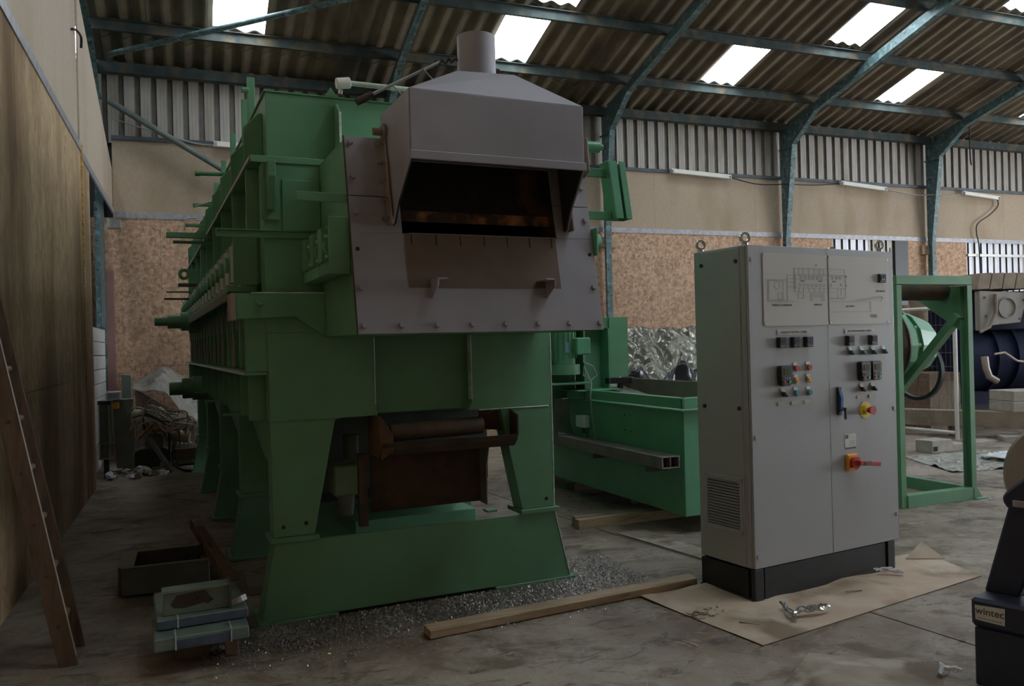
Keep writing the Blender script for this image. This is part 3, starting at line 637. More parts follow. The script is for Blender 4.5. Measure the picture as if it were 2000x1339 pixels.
m = MB().ring((-0.135, 5.0, 2.475), (0, 1, 0), 0.07, 0.028, 0.02, 16); m.prism([(-0.13, 2.41), (-0.02, 2.36), (-0.02, 2.545), (-0.13, 2.545)], 'y', 5.004, 5.018)
fp('lifting_lug', MB().ring((-0.135, 5.0, 2.475), (0, 1, 0), 0.065, 0.028, 0.018, 16)); fp('lug_plate', MB().prism([(-0.09, 2.42), (-0.01, 2.36), (-0.01, 2.54), (-0.09, 2.53)], 'y', 5.0, 5.018))
for (z, r_, xs) in ((1.93, 1.0, ((-0.46, -0.33, 0.045), (-0.33, -0.2, 0.075), (-0.2, -0.12, 0.1), (-0.12, 0.05, 0.125))), (1.21, 0.9, ((-0.33, -0.2, 0.07), (-0.2, -0.1, 0.11), (-0.1, 0.05, 0.13)))):
    for (a, b, rr) in xs: fp('drive_shaft', MB().cyl((a, 4.6, z), (b, 4.6, z), rr, n=16), smooth=True)
# arm bracket holding the head
fp('arm_plate', MB().prism([(-0.105, 1.925), (0.395, 1.93), (0.395, 1.675), (0.226, 1.79), (-0.105, 1.779)], 'y', -0.062, -0.045))
fp('arm_edge', MB().box(-0.02, 0.395, -0.064, -0.04, 1.925, 1.932), GREENEDGE, bevel=0, label='pale edge of the arm')  # paler green strip along the arm top
fp('arm_end', MB().box(-0.135, -0.105, -0.064, 0.12, 1.772, 1.925), WARMP)
fp('arm_web', MB().box(-0.105, 0.06, -0.045, 0.0, 1.79, 1.81))
fp('wing_bolt', MB().bar((-0.005, -0.075, 1.885), (0.035, -0.075, 1.855), 0.012, 0.018).cyl((0.02, -0.09, 1.865), (0.02, -0.06, 1.865), 0.012, n=8))
# head box and its sloping bolted front plate
YB, ZB, TL = -0.853, 1.667, 0.2044
def ty(z, n=0.0): return YB + TL * (z - ZB) - n
def slab(x0, x1, z0, z1, n0, n1): return MB().prism([(ty(z0, n0), z0), (ty(z0, n1), z0), (ty(z1, n1), z1), (ty(z1, n0), z1)], 'x', x0, x1)
for (a, b) in ((0.395, 0.41), (1.79, 1.805)): fp('head_side', MB().prism([(ty(1.667, -0.012), 1.668), (0.0, 1.668), (0.0, 2.70), (ty(2.70, -0.012), 2.70)], 'x', a, b))
fp('head_floor', MB().box(0.41, 1.79, -0.84, 0.0, 1.668, 1.685)); fp('head_top', MB().box(0.41, 1.79, -0.63, 0.0, 2.685, 2.70))
fp('head_lining', MB().box(0.42, 1.78, -0.05, -0.01, 1.69, 2.68), SOOTHOLLOW, bevel=0)
fp('side_flat_bar', MB().box(0.13, 0.392, -0.705, -0.695, 2.352, 2.40))
P_ = dict(mt=GREY_HEAT, bevel=0.002)
fp('front_plate', slab(0.392, 1.812, 1.667, 2.195, 0, 0.014), **P_)
fp('front_plate', slab(0.392, 0.665, 2.195, 2.386, 0, 0.014), **P_); fp('front_plate', slab(1.58, 1.812, 2.195, 2.386, 0, 0.014), **P_)
fp('front_plate', slab(0.392, 0.665, 2.390, 2.714, 0, 0.014), **P_); fp('front_plate', slab(1.58, 1.812, 2.390, 2.714, 0, 0.014), **P_)
fp('front_plate', slab(0.665, 1.58, 2.60, 2.714, 0, 0.014), **P_)
for x in (0.392,): fp('plate_edge', slab(0.388, 0.392, 1.667, 2.714, -0.002, 0.014), RUST, bevel=0, label='rusty cut edge')
fp('bare_patch', slab(0.675, 1.568, 1.905, 2.197, 0.014, 0.0165), PATCH, bevel=0, label='bare brown heat-stained patch under the hood mouth')
for k in range(7): fp('slot', slab(0.71 + 0.138 * k, 0.714 + 0.138 * k, 2.135, 2.197, 0.0165, 0.018), SOOTHOLLOW, bevel=0)
fp('mouth_edge', slab(0.70, 1.565, 2.193, 2.199, 0.004, 0.02), BROWN_HEAT, bevel=0)
# inside the mouth: a sooty tunnel
fp('mouth_lining', slab(0.66, 0.672, 2.195, 2.60, -0.30, 0.0), SOOTHOLLOW, bevel=0); fp('mouth_lining', slab(1.573, 1.585, 2.195, 2.60, -0.30, 0.0), SOOTHOLLOW, bevel=0)
fp('mouth_curtain', slab(0.66, 1.585, 2.30, 2.62, -0.06, -0.05), SOOTHOLLOW, bevel=0)
fp('rust_strip', slab(0.68, 1.57, 2.27, 2.33, -0.05, -0.04), mat('scaled_rust', (0.05, 0.025, 0.012), 0.9, var=0.4, scale=9, c2=(0.42, 0.17, 0.06), c2scale=7, c2lo=0.5, c2hi=0.7), bevel=0, label='orange rusty lower edge inside the mouth')
bolt = slab(0, 0, 0, 0, 0, 0)
def plate_bolt(x, z):
    a = Vector((x, ty(z, 0.014), z)); n_ = Vector((0, -math.cos(R(11.55)), math.sin(R(11.55))))
    fp('plate_bolt', MB().cyl(a, a + n_ * 0.016, 0.0165, 0.014, n=8), GREY_HEAT, bevel=0, smooth=True)
for k in range(8): plate_bolt(0.424 + 0.195 * k, 1.708)
for z in (2.68, 2.492, 2.299, 1.901): plate_bolt(0.424, z)
for z in (2.68, 2.503, 2.307, 1.914): plate_bolt(1.779, z)
for x in (0.420, 1.781):
    a = Vector((x, ty(2.105, 0.0145), 2.105)); fp('bolt_hole', MB().cyl(a, a + Vector((0, -0.002, 0)), 0.011, n=10), SOOTHOLLOW, bevel=0)
for (x, s) in ((0.80, 1), (1.475, -1)):         # angle cleats
    z = 1.945
    fp('angle_cleat', MB().prism([(ty(z, 0.012), z), (ty(z, 0.13), z), (ty(z, 0.13), z - 0.035), (ty(z - 0.08, 0.012), z - 0.10)], 'x', x - 0.004, x + 0.004), GREY_HEAT)
    fp('angle_cleat', MB().box(min(x, x + 0.055 * s), max(x, x + 0.055 * s), ty(z, 0.13), ty(z, 0.012), z - 0.002, z + 0.006), GREY_HEAT)
# hood
hxl, hxr, hfl, hfr = 0.60, 1.66, 0.628, 1.60
hy = -1.055
def hood_side(xb, xf, name, m_=None, off=0.0):
    y1 = ty(2.84, 0.014)
    prof = [(hy, 2.868), (hy, 2.525), (-0.86, 2.345), (-0.79, 2.24), (ty(2.235, 0.014), 2.235), (y1, 2.84)]
    fx = lambda y: xf + (xb - xf) * (y - hy) / (y1 - hy) + off
    return MB().add([(fx(p[0]), p[0], p[1]) for p in prof], [tuple(range(6))]).make(name, m_ or GREY_HEAT, F, solid=0.008, closed=False)
hood_side(hxl, hfl, 'hood_side'); hood_side(hxr, hfr, 'hood_side'); hood_side(hxl, hfl, 'hood_lining', SOOTHOLLOW, 0.010); hood_side(hxr, hfr, 'hood_lining', SOOTHOLLOW, -0.010)
fp('hood_front', MB().box(hfl, hfr, hy - 0.004, hy + 0.004, 2.565, 2.868), GREY_HEAT)
fp('hood_lip', MB().box(hfl - 0.006, hfr + 0.012, hy - 0.010, hy + 0.002, 2.522, 2.566), GREY_HEAT)
yb_ = ty(2.84, 0.014)
tf = [(0.955, -0.87, 3.045), (1.285, -0.87, 3.060), (1.285, -0.63, 3.06), (0.955, -0.63, 3.05)]
bs = [(hfl, hy, 2.868), (hfr, hy, 2.868), (hxr, yb_, 2.84), (hxl, yb_, 2.84)]
for i in range(4):
    j = (i + 1) % 4
    MB().add([bs[i], bs[j], tf[j], tf[i]], [(0, 1, 2, 3)]).make('hood_roof', GREY_HEAT, F, solid=0.006, closed=False)
MB().add(tf, [(0, 1, 2, 3)]).make('hood_roof', GREY_HEAT, F, solid=0.006, closed=False)
MB().add([(hfl + 0.012, hy + 0.01, 2.80), (hfr - 0.012, hy + 0.01, 2.80), (hxr - 0.02, yb_ - 0.02, 2.80), (hxl + 0.02, yb_ - 0.02, 2.80)], [(0, 1, 2, 3)]).make('hood_baffle', SOOTHOLLOW, F, solid=0.006, closed=False)
fp('hood_lining', MB().box(hfl + 0.012, hfr - 0.012, hy + 0.008, hy + 0.014, 2.53, 2.80), SOOTHOLLOW, bevel=0)
fp('hood_flange', slab(0.588, 0.602, 2.235, 2.78, 0.014, 0.085), BROWN_HEAT); fp('hood_flange', slab(1.655, 1.668, 2.235, 2.78, 0.014, 0.085), BROWN_HEAT)
for z in (2.27, 2.37, 2.47, 2.57, 2.67, 2.75):
    for n_ in ((0.03, 0.065) if z < 2.7 else (0.05,)):
        fp('flange_bolt', MB().cyl((0.560, ty(z, n_), z), (0.60, ty(z, n_), z), 0.007, n=7), BROWN_HEAT, bevel=0, smooth=True)
fp('chimney_stub', MB().ring((1.115, -0.75, 3.04), (0, 0, 1), 0.105, 0.099, 0.245, 28), GREY_HEAT, bevel=0, smooth=True)
fp('pivot_shaft', MB().cyl((0.535, -0.70, 2.735), (0.61, -0.70, 2.735), 0.021, n=12), BROWN_HEAT, smooth=True)
fp('pivot_flange', MB().cyl((0.585, -0.70, 2.735), (0.605, -0.70, 2.735), 0.045, n=14), BROWN_HEAT, smooth=True)
fp('pivot_shaft', MB().cyl((1.83, -0.65, 2.765), (1.935, -0.65, 2.768), 0.034, n=18), GREEN2, bevel=0, smooth=True, label='green pivot shaft stub')
fp('pivot_tip', MB().cyl((1.93, -0.65, 2.768), (1.962, -0.65, 2.769), 0.018, n=12), GREEN2, bevel=0, smooth=True)
fp('pivot_plate', MB().prism([(-0.72, 2.80), (-0.60, 2.80), (-0.56, 2.70), (-0.66, 2.56), (-0.74, 2.60)], 'x', 1.81, 1.822), BROWN_HEAT)
# ignition lance on the hood
fp('lance_rod', MB().tube([(0.519, -0.75, 2.911), (0.90, -0.75, 3.125)], 0.009, 8), GALV, bevel=0, smooth=True)
fp('lance_grip', MB().tube([(0.442, -0.75, 2.866), (0.525, -0.75, 2.913)], 0.020, 10), RUST, bevel=0, smooth=True)
fp('lance_spring', MB().tube([(0.875 + 0.012 * i, -0.75 + 0.016 * math.sin(i * 1.9), 3.118 + 0.0035 * i + 0.016 * math.cos(i * 1.9)) for i in range(12)], 0.006, 6), RUST, bevel=0)
fp('lance_stay', MB().tube([(0.636, -0.76, 2.965), (0.70, -0.85, 2.86)], 0.004), GALV, bevel=0)
fp('lance_stay', MB().tube([(0.80, -0.76, 3.075), (0.85, -0.82, 2.99)], 0.004), GALV, bevel=0)
fp('lance_stud', MB().cyl((1.215, -0.72, 3.13), (1.265, -0.72, 3.125), 0.016, n=8), RUST)
# cross pipe on top of the casing
fp('cross_pipe', MB().cyl((0.60, 0.1, 3.236), (1.5, 0.1, 3.236), 0.017, n=10), GREENEDGE, smooth=True, label='pale green pipe lying across the top')
fp('pipe_elbow', MB().cyl((0.53, 0.1, 3.225), (0.615, 0.1, 3.238), 0.034, n=14), WHITEP, smooth=True, label='white pipe fitting')
fp('pipe_bracket', MB().prism([(0.466, 3.157), (0.548, 3.157), (0.505, 3.215)], 'y', 0.15, 0.16), GREEN)
fp('pipe_nut', MB().cyl((0.553, 0.1, 3.16), (0.556, 0.1, 3.19), 0.014, n=8), CHROME)
# bearing cluster on the head side
fp('cluster_plate', MB().box(0.375, 0.394, -0.71, -0.02, 1.995, 2.265))
for k in range(3): fp('cluster_base', MB().box(0.285, 0.375, -0.70 + 0.235 * k, -0.475 + 0.235 * k, 1.985, 2.05))
fp('cluster_end', MB().box(0.285, 0.392, -0.735, -0.71, 1.98, 2.275))
for k in range(3):
    yk = -0.56 + 0.235 * k
    bb = MB().box(0.275, 0.376, yk - 0.02, yk + 0.075, 2.052, 2.235).make('bearing_housing', GREEN, F, bevel=0.004)
    MB().cyl((0.325, yk - 0.075, 2.135), (0.325, yk - 0.02, 2.135), 0.046, n=16).make('bearing_cap', GREEN2, bb, smooth=True)
    MB().cyl((0.325, yk - 0.095, 2.135), (0.325, yk - 0.075, 2.135), 0.02, n=10).make('shaft_end', GREENEDGE, bb, smooth=True)
    for z in (2.085, 2.19): MB().cyl((0.300, yk - 0.035, z), (0.300, yk - 0.018, z), 0.010, n=6).make('bearing_bolt', GREENEDGE, bb)
    for j in range(4): MB().cyl((0.345, yk - 0.08 + 0.06 * j, 2.235), (0.345, yk - 0.08 + 0.06 * j, 2.268), 0.012, n=6).make('adjuster_bolt', GREEN2, bb)
# adjuster bracket on the right of the plate
fp('bracket_arm', MB().box(1.80, 1.99, -0.64, -0.625, 2.59, 2.645), GREEN2); fp('bracket_arm', MB().box(1.80, 2.03, -0.70, -0.685, 2.325, 2.375), GREEN2)
def tilt(x0, x1, n0, n1, z0=2.33, z1=2.69): return MB().prism([(ty(z0, n0) + 0.06, z0), (ty(z0, n1) + 0.06, z0), (ty(z1, n1) + 0.06, z1), (ty(z1, n0) + 0.06, z1)], 'x', x0, x1)
fp('bracket_channel', tilt(1.985, 1.992, -0.02, 0.09), GREEN2); fp('bracket_channel', tilt(1.992, 2.045, 0.08, 0.088), GREEN2)
fp('bracket_channel', tilt(2.062, 2.105, 0.08, 0.088), GREEN2); fp('bracket_channel', tilt(2.099, 2.105, -0.02, 0.088), GREEN2); fp('bracket_channel', tilt(1.992, 2.10, -0.02, -0.012), GREEN)
fp('bearing_flange', MB().box(1.815, 1.828, -0.80, -0.66, 2.10, 2.26), GREEN2)
fp('bearing_cap', MB().cyl((1.828, -0.73, 2.185), (1.872, -0.73, 2.185), 0.058, 0.045, n=18), GREEN2, smooth=True)

fp('dark_filler', MB().prism([(0.45, 0.66), (6.6, 0.62), (6.6, 1.17), (0.45, 1.17)], 'x', 0.38, 1.62), SCRAPB, label='added dark filler block under the furnace')  # dark block added to shut off the bright wall seen under the furnace
fp('dark_filler', MB().box(1.46, 1.80, 2.1, 6.6, 0.42, 1.17), SCRAPB, label='added dark filler block under the furnace')  # second dark block, added behind the gap on the right
fp('dark_filler_lip', MB().box(0.40, 1.60, 1.0, 1.04, 0.50, 0.66), BLACKM)
# ---- rusty roller trough standing in the portal
T = thing('roller_trough', 'rusty discharge trough with a roller, standing inside the furnace portal', 'trough', (0.338, 4.939, 0), R(3.07))
def tp(name, m, mt=RUST, parent=T, bevel=0.002, **k): return m.make(name, mt, parent, bevel=bevel, **k)
tp('end_plate', MB().prism([(-0.10, 1.185), (0.16, 1.185), (0.16, 0.93), (-0.06, 0.93), (-0.12, 1.0)], 'x', 0.69, 0.70), RUSTLIT, label='brown end plate on the left')
tp('end_wing', MB().prism([(0.70, 1.185), (0.775, 1.07), (0.775, 0.97), (0.70, 0.925)], 'y', -0.112, -0.10), RUSTLIT)
tp('end_plate', MB().prism([(-0.12, 1.145), (0.2, 1.22), (0.2, 0.95), (-0.12, 1.015)], 'x', 1.594, 1.606))
tp('back_plate', MB().prism([(1.40, 1.19), (1.60, 1.14), (1.60, 1.03), (1.40, 1.05)], 'y', 0.05, 0.06))
tp('roller', MB().cyl((0.80, 0.06, 1.065), (1.42, 0.06, 1.075), 0.056, n=22), mat('worn_brown_roller', (0.17, 0.12, 0.09), 0.6, var=0.25, scale=9), smooth=True)
tp('front_lip', MB().prism([(-0.12, 1.018), (-0.11, 0.985), (-0.06, 0.94), (-0.04, 0.95), (-0.10, 1.018)], 'x', 0.70, 1.60))
tp('trough_floor', MB().prism([(-0.06, 0.94), (0.16, 0.93), (0.16, 0.945), (-0.06, 0.955)], 'x', 0.70, 1.595))
tp('apron', MB().box(0.70, 1.45, 0.17, 0.18, 0.56, 0.94))
tp('apron_end', MB().prism([(0.0, 0.96), (0.18, 0.96), (0.18, 0.55), (0.06, 0.55), (0.06, 0.80)], 'x', 1.445, 1.452), GALV, label='bright bare steel edge')
tp('support_leg', MB().box(0.60, 0.655, 0.06, 0.10, 0.50, 0.95), RUST); tp('support_leg', MB().box(1.43, 1.50, 0.02, 0.10, 0.505, 0.52), GREEN)
gb = tp('gearbox', MB().box(0.47, 0.645, 0.16, 0.34, 0.68, 0.87), mat('pale_green_gearbox_paint', (0.20, 0.30, 0.18), 0.5), bevel=0.01, label='pale green square gearbox')
MB().cyl((0.56, 0.25, 0.55), (0.56, 0.25, 0.68), 0.045, 0.06, n=12).make('gearbox_foot', JUNKG, gb, smooth=True)
MB().cyl((0.60, 0.25, 0.90), (0.60, 0.25, 1.05), 0.05, n=12).make('gearbox_motor', SCRAPB, gb, smooth=True)
pan = MB().box(0.72, 1.62, 0.7, 1.3, 0.30, 0.40).make('drip_pan', GREEN, bevel=0.004, loc=(0.338, 4.939, 0), rotz=R(3.07)); tag(pan, 'shallow green drip pan under the furnace behind the rusty trough', 'pan')
bx = MB().box(0.80, 1.55, 0.9, 1.1, 0.0, 0.298).make('pan_support', GREEN, pan)

# ================================================================== CONTROL CABINET
C = thing('control_cabinet', 'tall light grey double door control cabinet on a black plinth', 'cabinet', (3.124, 4.083, 0), R(7.97))
def cp(name, m, mt=CABG, parent=C, bevel=0.002, **k): return m.make(name, mt, parent, bevel=bevel, **k)
Wd, Dp, Zb, Zt = 1.362, 0.472, 0.2, 2.165
cp('body', MB().box(0.004, Wd - 0.004, 0.024, Dp, Zb, Zt), bevel=0.006)
d1 = cp('door', MB().box(0.010, 0.700, 0.0, 0.021, Zb + 0.002, Zt - 0.002)); d2 = cp('door', MB().box(0.706, Wd, 0.0, 0.021, Zb + 0.002, Zt - 0.002))
cp('door_gap_highlight', MB().box(0.700, 0.7035, -0.001, 0.01, Zb + 0.01, Zt - 0.002), CHROME, bevel=0, label='painted highlight between the doors')  # bright strip paints the light line between the doors
cp('door_edge_highlight', MB().box(Wd, Wd + 0.003, 0.0, 0.02, Zb + 0.01, Zt - 0.01), CHROME, bevel=0, label='painted highlight on the right edge')  # bright strip paints the light line down the door edge
cp('side_panel', MB().box(-0.004, 0.004, 0.062, 0.402, Zb + 0.004, Zt - 0.014))
for (y, z) in ((0.388, 2.07), (0.064 + 0.02, 2.07), (0.388, 1.17), (0.084, 1.17)): cp('side_screw', MB().cyl((-0.012, y, z), (-0.003, y, z), 0.013, n=12), BLACKM, bevel=0, smooth=True)
# plinth
cp('plinth', MB().box(0.03, Wd - 0.05, 0.03, 0.455, 0.02, Zb), BLACKM); cp('plinth_corner', MB().box(0.0, 0.075, -0.004, 0.03, 0.0, Zb - 0.002), BLACKM); cp('plinth_corner', MB().box(Wd - 0.125, Wd - 0.055, -0.004, 0.03, 0.0, Zb - 0.002), BLACKM)
cp('plinth_cover', MB().box(0.09, Wd - 0.14, 0.004, 0.03, 0.0, Zb - 0.004), BLACKM); cp('plinth_cover', MB().box(-0.002, 0.03, 0.05, 0.46, 0.02, Zb - 0.01), BLACKM); cp('plinth_foot', MB().box(-0.012, 0.03, 0.0, 0.465, 0.0, 0.022), BLACKM)
# eye bolts
for (x, y) in ((0.03, 0.43), (0.03, 0.04), (Wd - 0.08, 0.04), (Wd - 0.08, 0.43)):
    e = cp('eye_bolt', MB().ring((x, y - 0.006, Zt + 0.045), (0.25, 1, 0), 0.034, 0.021, 0.014, 22), CHROME, bevel=0, smooth=True)
    MB().cyl((x, y, Zt), (x, y, Zt + 0.014), 0.02, n=12).make('collar', CHROME, e, smooth=True)
# ventilation grille with slats
v = cp('vent_grille', MB().prism([(0.062, 0.395), (0.392, 0.395), (0.392, 0.745), (0.062, 0.745)], 'x', -0.010, -0.004))
MB().box(-0.0115, -0.0095, 0.085, 0.370, 0.425, 0.715).make('filter_mat', INKD, v)
for k in range(16):
    z = 0.433 + 0.0183 * k
    MB().prism([(-0.0095, z), (-0.020, z + 0.004), (-0.020, z + 0.011), (-0.0095, z + 0.010)], 'y', 0.085, 0.370).v
    MB().add([(-0.0095, 0.085, z + 0.010), (-0.0095, 0.37, z + 0.010), (-0.020, 0.37, z + 0.001), (-0.020, 0.085, z + 0.001), (-0.0095, 0.085, z + 0.012), (-0.0095, 0.37, z + 0.012), (-0.021, 0.37, z + 0.004), (-0.021, 0.085, z + 0.004)],
             [(0, 1, 2, 3), (7, 6, 5, 4), (0, 4, 5, 1), (3, 2, 6, 7), (0, 3, 7, 4), (1, 5, 6, 2)]).make('slat', CABG, v)
for (a, b, c, d) in ((0.066, 0.085, 0.40, 0.74), (0.370, 0.388, 0.40, 0.74)): MB().box(-0.022, -0.010, a, b, c, d).make('grille_frame', CABG, v)
for (c, d) in ((0.40, 0.428), (0.720, 0.74)): MB().box(-0.022, -0.010, 0.066, 0.388, c, d).make('grille_frame', CABG, v)
# mimic panels with the plant diagram
def lines(m, segs, w=0.0018, y=-0.0065):
    for (a, b, c, d) in segs:
        m.bar((a, y, b), (c, y, d), w, 0.0008, up=(0, 1, 0))
    return m
mp1 = cp('mimic_panel', MB().box(0.130, 0.7005, -0.005, 0.0, 1.670, 2.118), CABP, bevel=0, label='ivory engraved panel on the left door')
mp2 = cp('mimic_panel', MB().box(0.716, 1.314, -0.005, 0.0, 1.673, 2.118), CABP, bevel=0, label='ivory engraved panel on the right door')
for mpx, xs in ((mp1, (0.142, 0.69)), (mp2, (0.728, 1.302))):
    for x in xs:
        for z in (1.685, 2.105): MB().cyl((x, -0.008, z), (x, -0.004, z), 0.006, n=10).make('screw', CHROME, mpx, smooth=True)
def rect(a, b, c, d): return [(a, b, c, b), (c, b, c, d), (c, d, a, d), (a, d, a, b)]
seg = []
seg += rect(0.165, 1.826, 0.335, 1.955) + rect(0.175, 1.832, 0.30, 1.948) + rect(0.335, 1.905, 0.41, 1.985) + [(0.335, 1.962, 0.41, 1.962), (0.335, 1.94, 0.41, 1.94), (0.335, 1.915, 0.41, 1.915)]
seg += [(0.40, 2.03, 0.70, 2.03), (0.40, 1.992, 0.70, 1.992), (0.40, 1.985, 0.70, 1.985), (0.40, 1.905, 0.70, 1.905), (0.40, 1.88, 0.70, 1.88), (0.40, 1.88, 0.40, 2.03), (0.165, 1.82, 0.435, 1.82), (0.43, 1.84, 0.47, 1.84), (0.40, 1.96, 0.70, 1.96)]
for x in (0.44, 0.48, 0.53, 0.58, 0.63, 0.67): seg += [(x, 1.992, x, 2.03), (x, 1.88, x, 1.905)]
seg += rect(0.255, 1.83, 0.285, 1.875) + rect(0.43, 1.84, 0.48, 1.87) + rect(0.54, 1.825, 0.555, 1.87) + rect(0.645, 1.825, 0.665, 1.87) + [(0.56, 1.87, 0.64, 1.87), (0.56, 1.86, 0.64, 1.86), (0.56, 1.85, 0.64, 1.85)]
dg = lines(MB(), seg)
for (x, z, r_) in [(0.245, 1.92, 0.024)] + [(0.46 + 0.037 * k, 1.972, 0.009) for k in range(6)] + [(0.45 + 0.037 * k, 1.925, 0.010) for k in range(7)]:
    dg.ring((x, -0.006, z), (0, -1, 0), r_, r_ - 0.0016, 0.0008, 14)
dg.make('diagram_lines', INK, mp1)
seg = [(0.72, 2.03, 0.86, 2.03), (0.86, 2.03, 0.872, 2.0), (0.72, 1.992, 0.875, 1.992), (0.72, 1.985, 0.875, 1.985), (0.72, 1.905, 0.875, 1.905), (0.875, 1.845, 0.875, 1.992), (0.72, 1.88, 0.78, 1.88), (0.72, 1.845, 0.86, 1.845), (0.72, 1.838, 0.86, 1.838)]
seg += [(0.74, 1.82, 1.12, 1.82), (0.74, 1.755, 1.12, 1.755), (1.12, 1.755, 1.12, 1.82), (0.93, 1.825, 1.22, 1.86), (0.98, 1.825, 1.22, 1.85), (1.22, 1.86, 1.245, 1.85), (1.245, 1.85, 1.225, 1.82), (0.80, 1.845, 0.80, 1.90), (0.83, 1.86, 0.83, 1.90)]
dg = lines(MB(), seg)
for (x, z, r_) in [(0.75 + 0.037 * k, 1.972, 0.009) for k in range(3)] + [(0.735, 1.925, 0.01), (0.83, 1.93, 0.008), (0.883, 1.985, 0.007), (0.884, 1.925, 0.006)]:
    dg.ring((x, -0.006, z), (0, -1, 0), r_, r_ - 0.002, 0.0008, 14)
dg.make('diagram_lines', INK, mp2)
text(mp1, 'lettering', 'FURNACE CONVEYOR', 0.017, (0.285, -0.0062, 1.797), INKD); text(mp1, 'lettering', 'FURNACE', 0.017, (0.61, -0.0062, 1.80), INKD)
text(mp2, 'lettering', 'SALT BATH', 0.017, (0.915, -0.0062, 1.79), INKD); text(mp2, 'lettering', 'EXIT CONVEYOR', 0.016, (1.225, -0.0062, 1.892), INKD, squeeze=0.75)
text(mp2, 'lettering', 'ASAS', 0.034, (1.15, -0.0062, 1.725), INK, squeeze=0.9)
for k, (x, pp) in enumerate(((0.475, mp1), (0.635, mp1), (0.765, mp2))): text(pp, 'lettering', 'ZONE %d' % (k + 1), 0.011, (x, -0.0062, 1.950), INKD)
text(mp1, 'lettering', 'M', 0.016, (0.60, -0.0062, 2.05), INKD)
ld = cp('line_display', MB().box(1.197, 1.262, -0.026, -0.005, 1.950, 2.008), BLACKP, bevel=0.003); MB().box(1.205, 1.255, -0.028, -0.0255, 1.962, 2.0).make('screen', SCREEN, ld)
for k in range(2): MB().box(1.212 + 0.02 * k, 1.222 + 0.02 * k, -0.029, -0.0275, 1.966, 1.974).make('key', WHITEP, ld)
# nameplates
def plate(x0, x1, z0, z1, body=None, size=0.012):
    n = cp('nameplate', MB().box(x0, x1, -0.004, 0.0, z0, z1), CABP, bevel=0)
    for x in (x0 + 0.006, x1 - 0.006): MB().cyl((x, -0.007, (z0 + z1) / 2), (x, -0.003, (z0 + z1) / 2), 0.004, n=8).make('screw', CHROME, n)
    if body: text(n, 'lettering', body, size, ((x0 + x1) / 2, -0.0046, (z0 + z1) / 2), INKD, squeeze=0.9)
    return n
plate(0.240, 0.531, 1.613, 1.645, 'FURNACE HEATING ZONES', 0.021); plate(0.859, 1.150, 1.612, 1.643, 'SALT BATH HEATING ZONES', 0.020)
for (x, z) in ((0.265, 1.187), (0.383, 1.187), (0.498, 1.186), (1.003, 1.190), (1.117, 1.190)): plate(x - 0.036, x + 0.036, z - 0.012, z + 0.012)
# temperature controllers
def controller(x, z):
    t = cp('temperature_controller', MB().box(x - 0.031, x + 0.031, -0.030, 0.0, z - 0.033, z + 0.033), BLACKP, bevel=0.003)
    MB().box(x - 0.023, x + 0.023, -0.032, -0.0295, z - 0.010, z + 0.025).make('screen', SCREEN, t)
    for k in range(4): MB().box(x - 0.022 + 0.012 * k, x - 0.015 + 0.012 * k, -0.032, -0.0295, z - 0.026, z - 0.019).make('key', INK, t)
for x in (0.264, 0.383, 0.501): controller(x, 1.566)
for x in (0.892, 1.121): controller(x, 1.565)
# rotary switches
def switch(x, z, m_):
    t = cp('rotary_switch', MB().cyl((x, -0.012, z), (x, 0.0, z), 0.019, n=16), CHROME, bevel=0, smooth=True)
    MB().box(x - 0.017, x + 0.017, -0.005, 0.0, z + 0.018, z + 0.036).make('legend', WHITEP, t)
    MB().bar((x - 0.012, -0.022, z + 0.010), (x + 0.016, -0.022, z - 0.016), 0.014, 0.022, up=(0, 1, 0)).make('knob', m_, t, bevel=0.003)
for x, z in ((0.904, 1.490), (1.015, 1.489), (1.129, 1.488), (1.240, 1.489)): switch(x, z, TEALP)
for x, z in ((0.275, 1.248), (1.006, 1.245), (1.119, 1.245)): switch(x, z, BLACKP)
# inverter keypads
def drive(x0, x1, z0, z1):
    t = cp('drive_keypad', MB().prism([(x0 + 0.004, z0 + 0.01), (x0 + 0.02, z0), (x1 - 0.02, z0), (x1 - 0.004, z0 + 0.01), (x1, z1 - 0.01), (x1 - 0.01, z1), (x0 + 0.01, z1), (x0, z1 - 0.01)], 'y', -0.040, 0.0), BLACKP, bevel=0.004)
    xm = (x0 + x1) / 2
    MB().box(xm - 0.025, xm + 0.025, -0.042, -0.039, z0 + 0.068, z0 + 0.108).make('screen', mat('dull_green_display', (0.07, 0.08, 0.05), 0.2), t)
    MB().cyl((xm - 0.022, -0.044, z0 + 0.024), (xm - 0.022, -0.039, z0 + 0.024), 0.009, n=10).make('stop_key', REDP, t)
    MB().cyl((xm + 0.022, -0.044, z0 + 0.024), (xm + 0.022, -0.039, z0 + 0.024), 0.009, n=10).make('start_key', mat('green_key', (0.03, 0.35, 0.15), 0.4), t)
    for k in range(3): MB().cyl((xm - 0.02 + 0.02 * k, -0.044, z0 + 0.048), (xm - 0.02 + 0.02 * k, -0.039, z0 + 0.048), 0.0065, n=8).make('key', INK, t)
drive(0.228, 0.325, 1.298, 1.424); drive(0.970, 1.066, 1.296, 1.425); drive(1.080, 1.176, 1.298, 1.425)
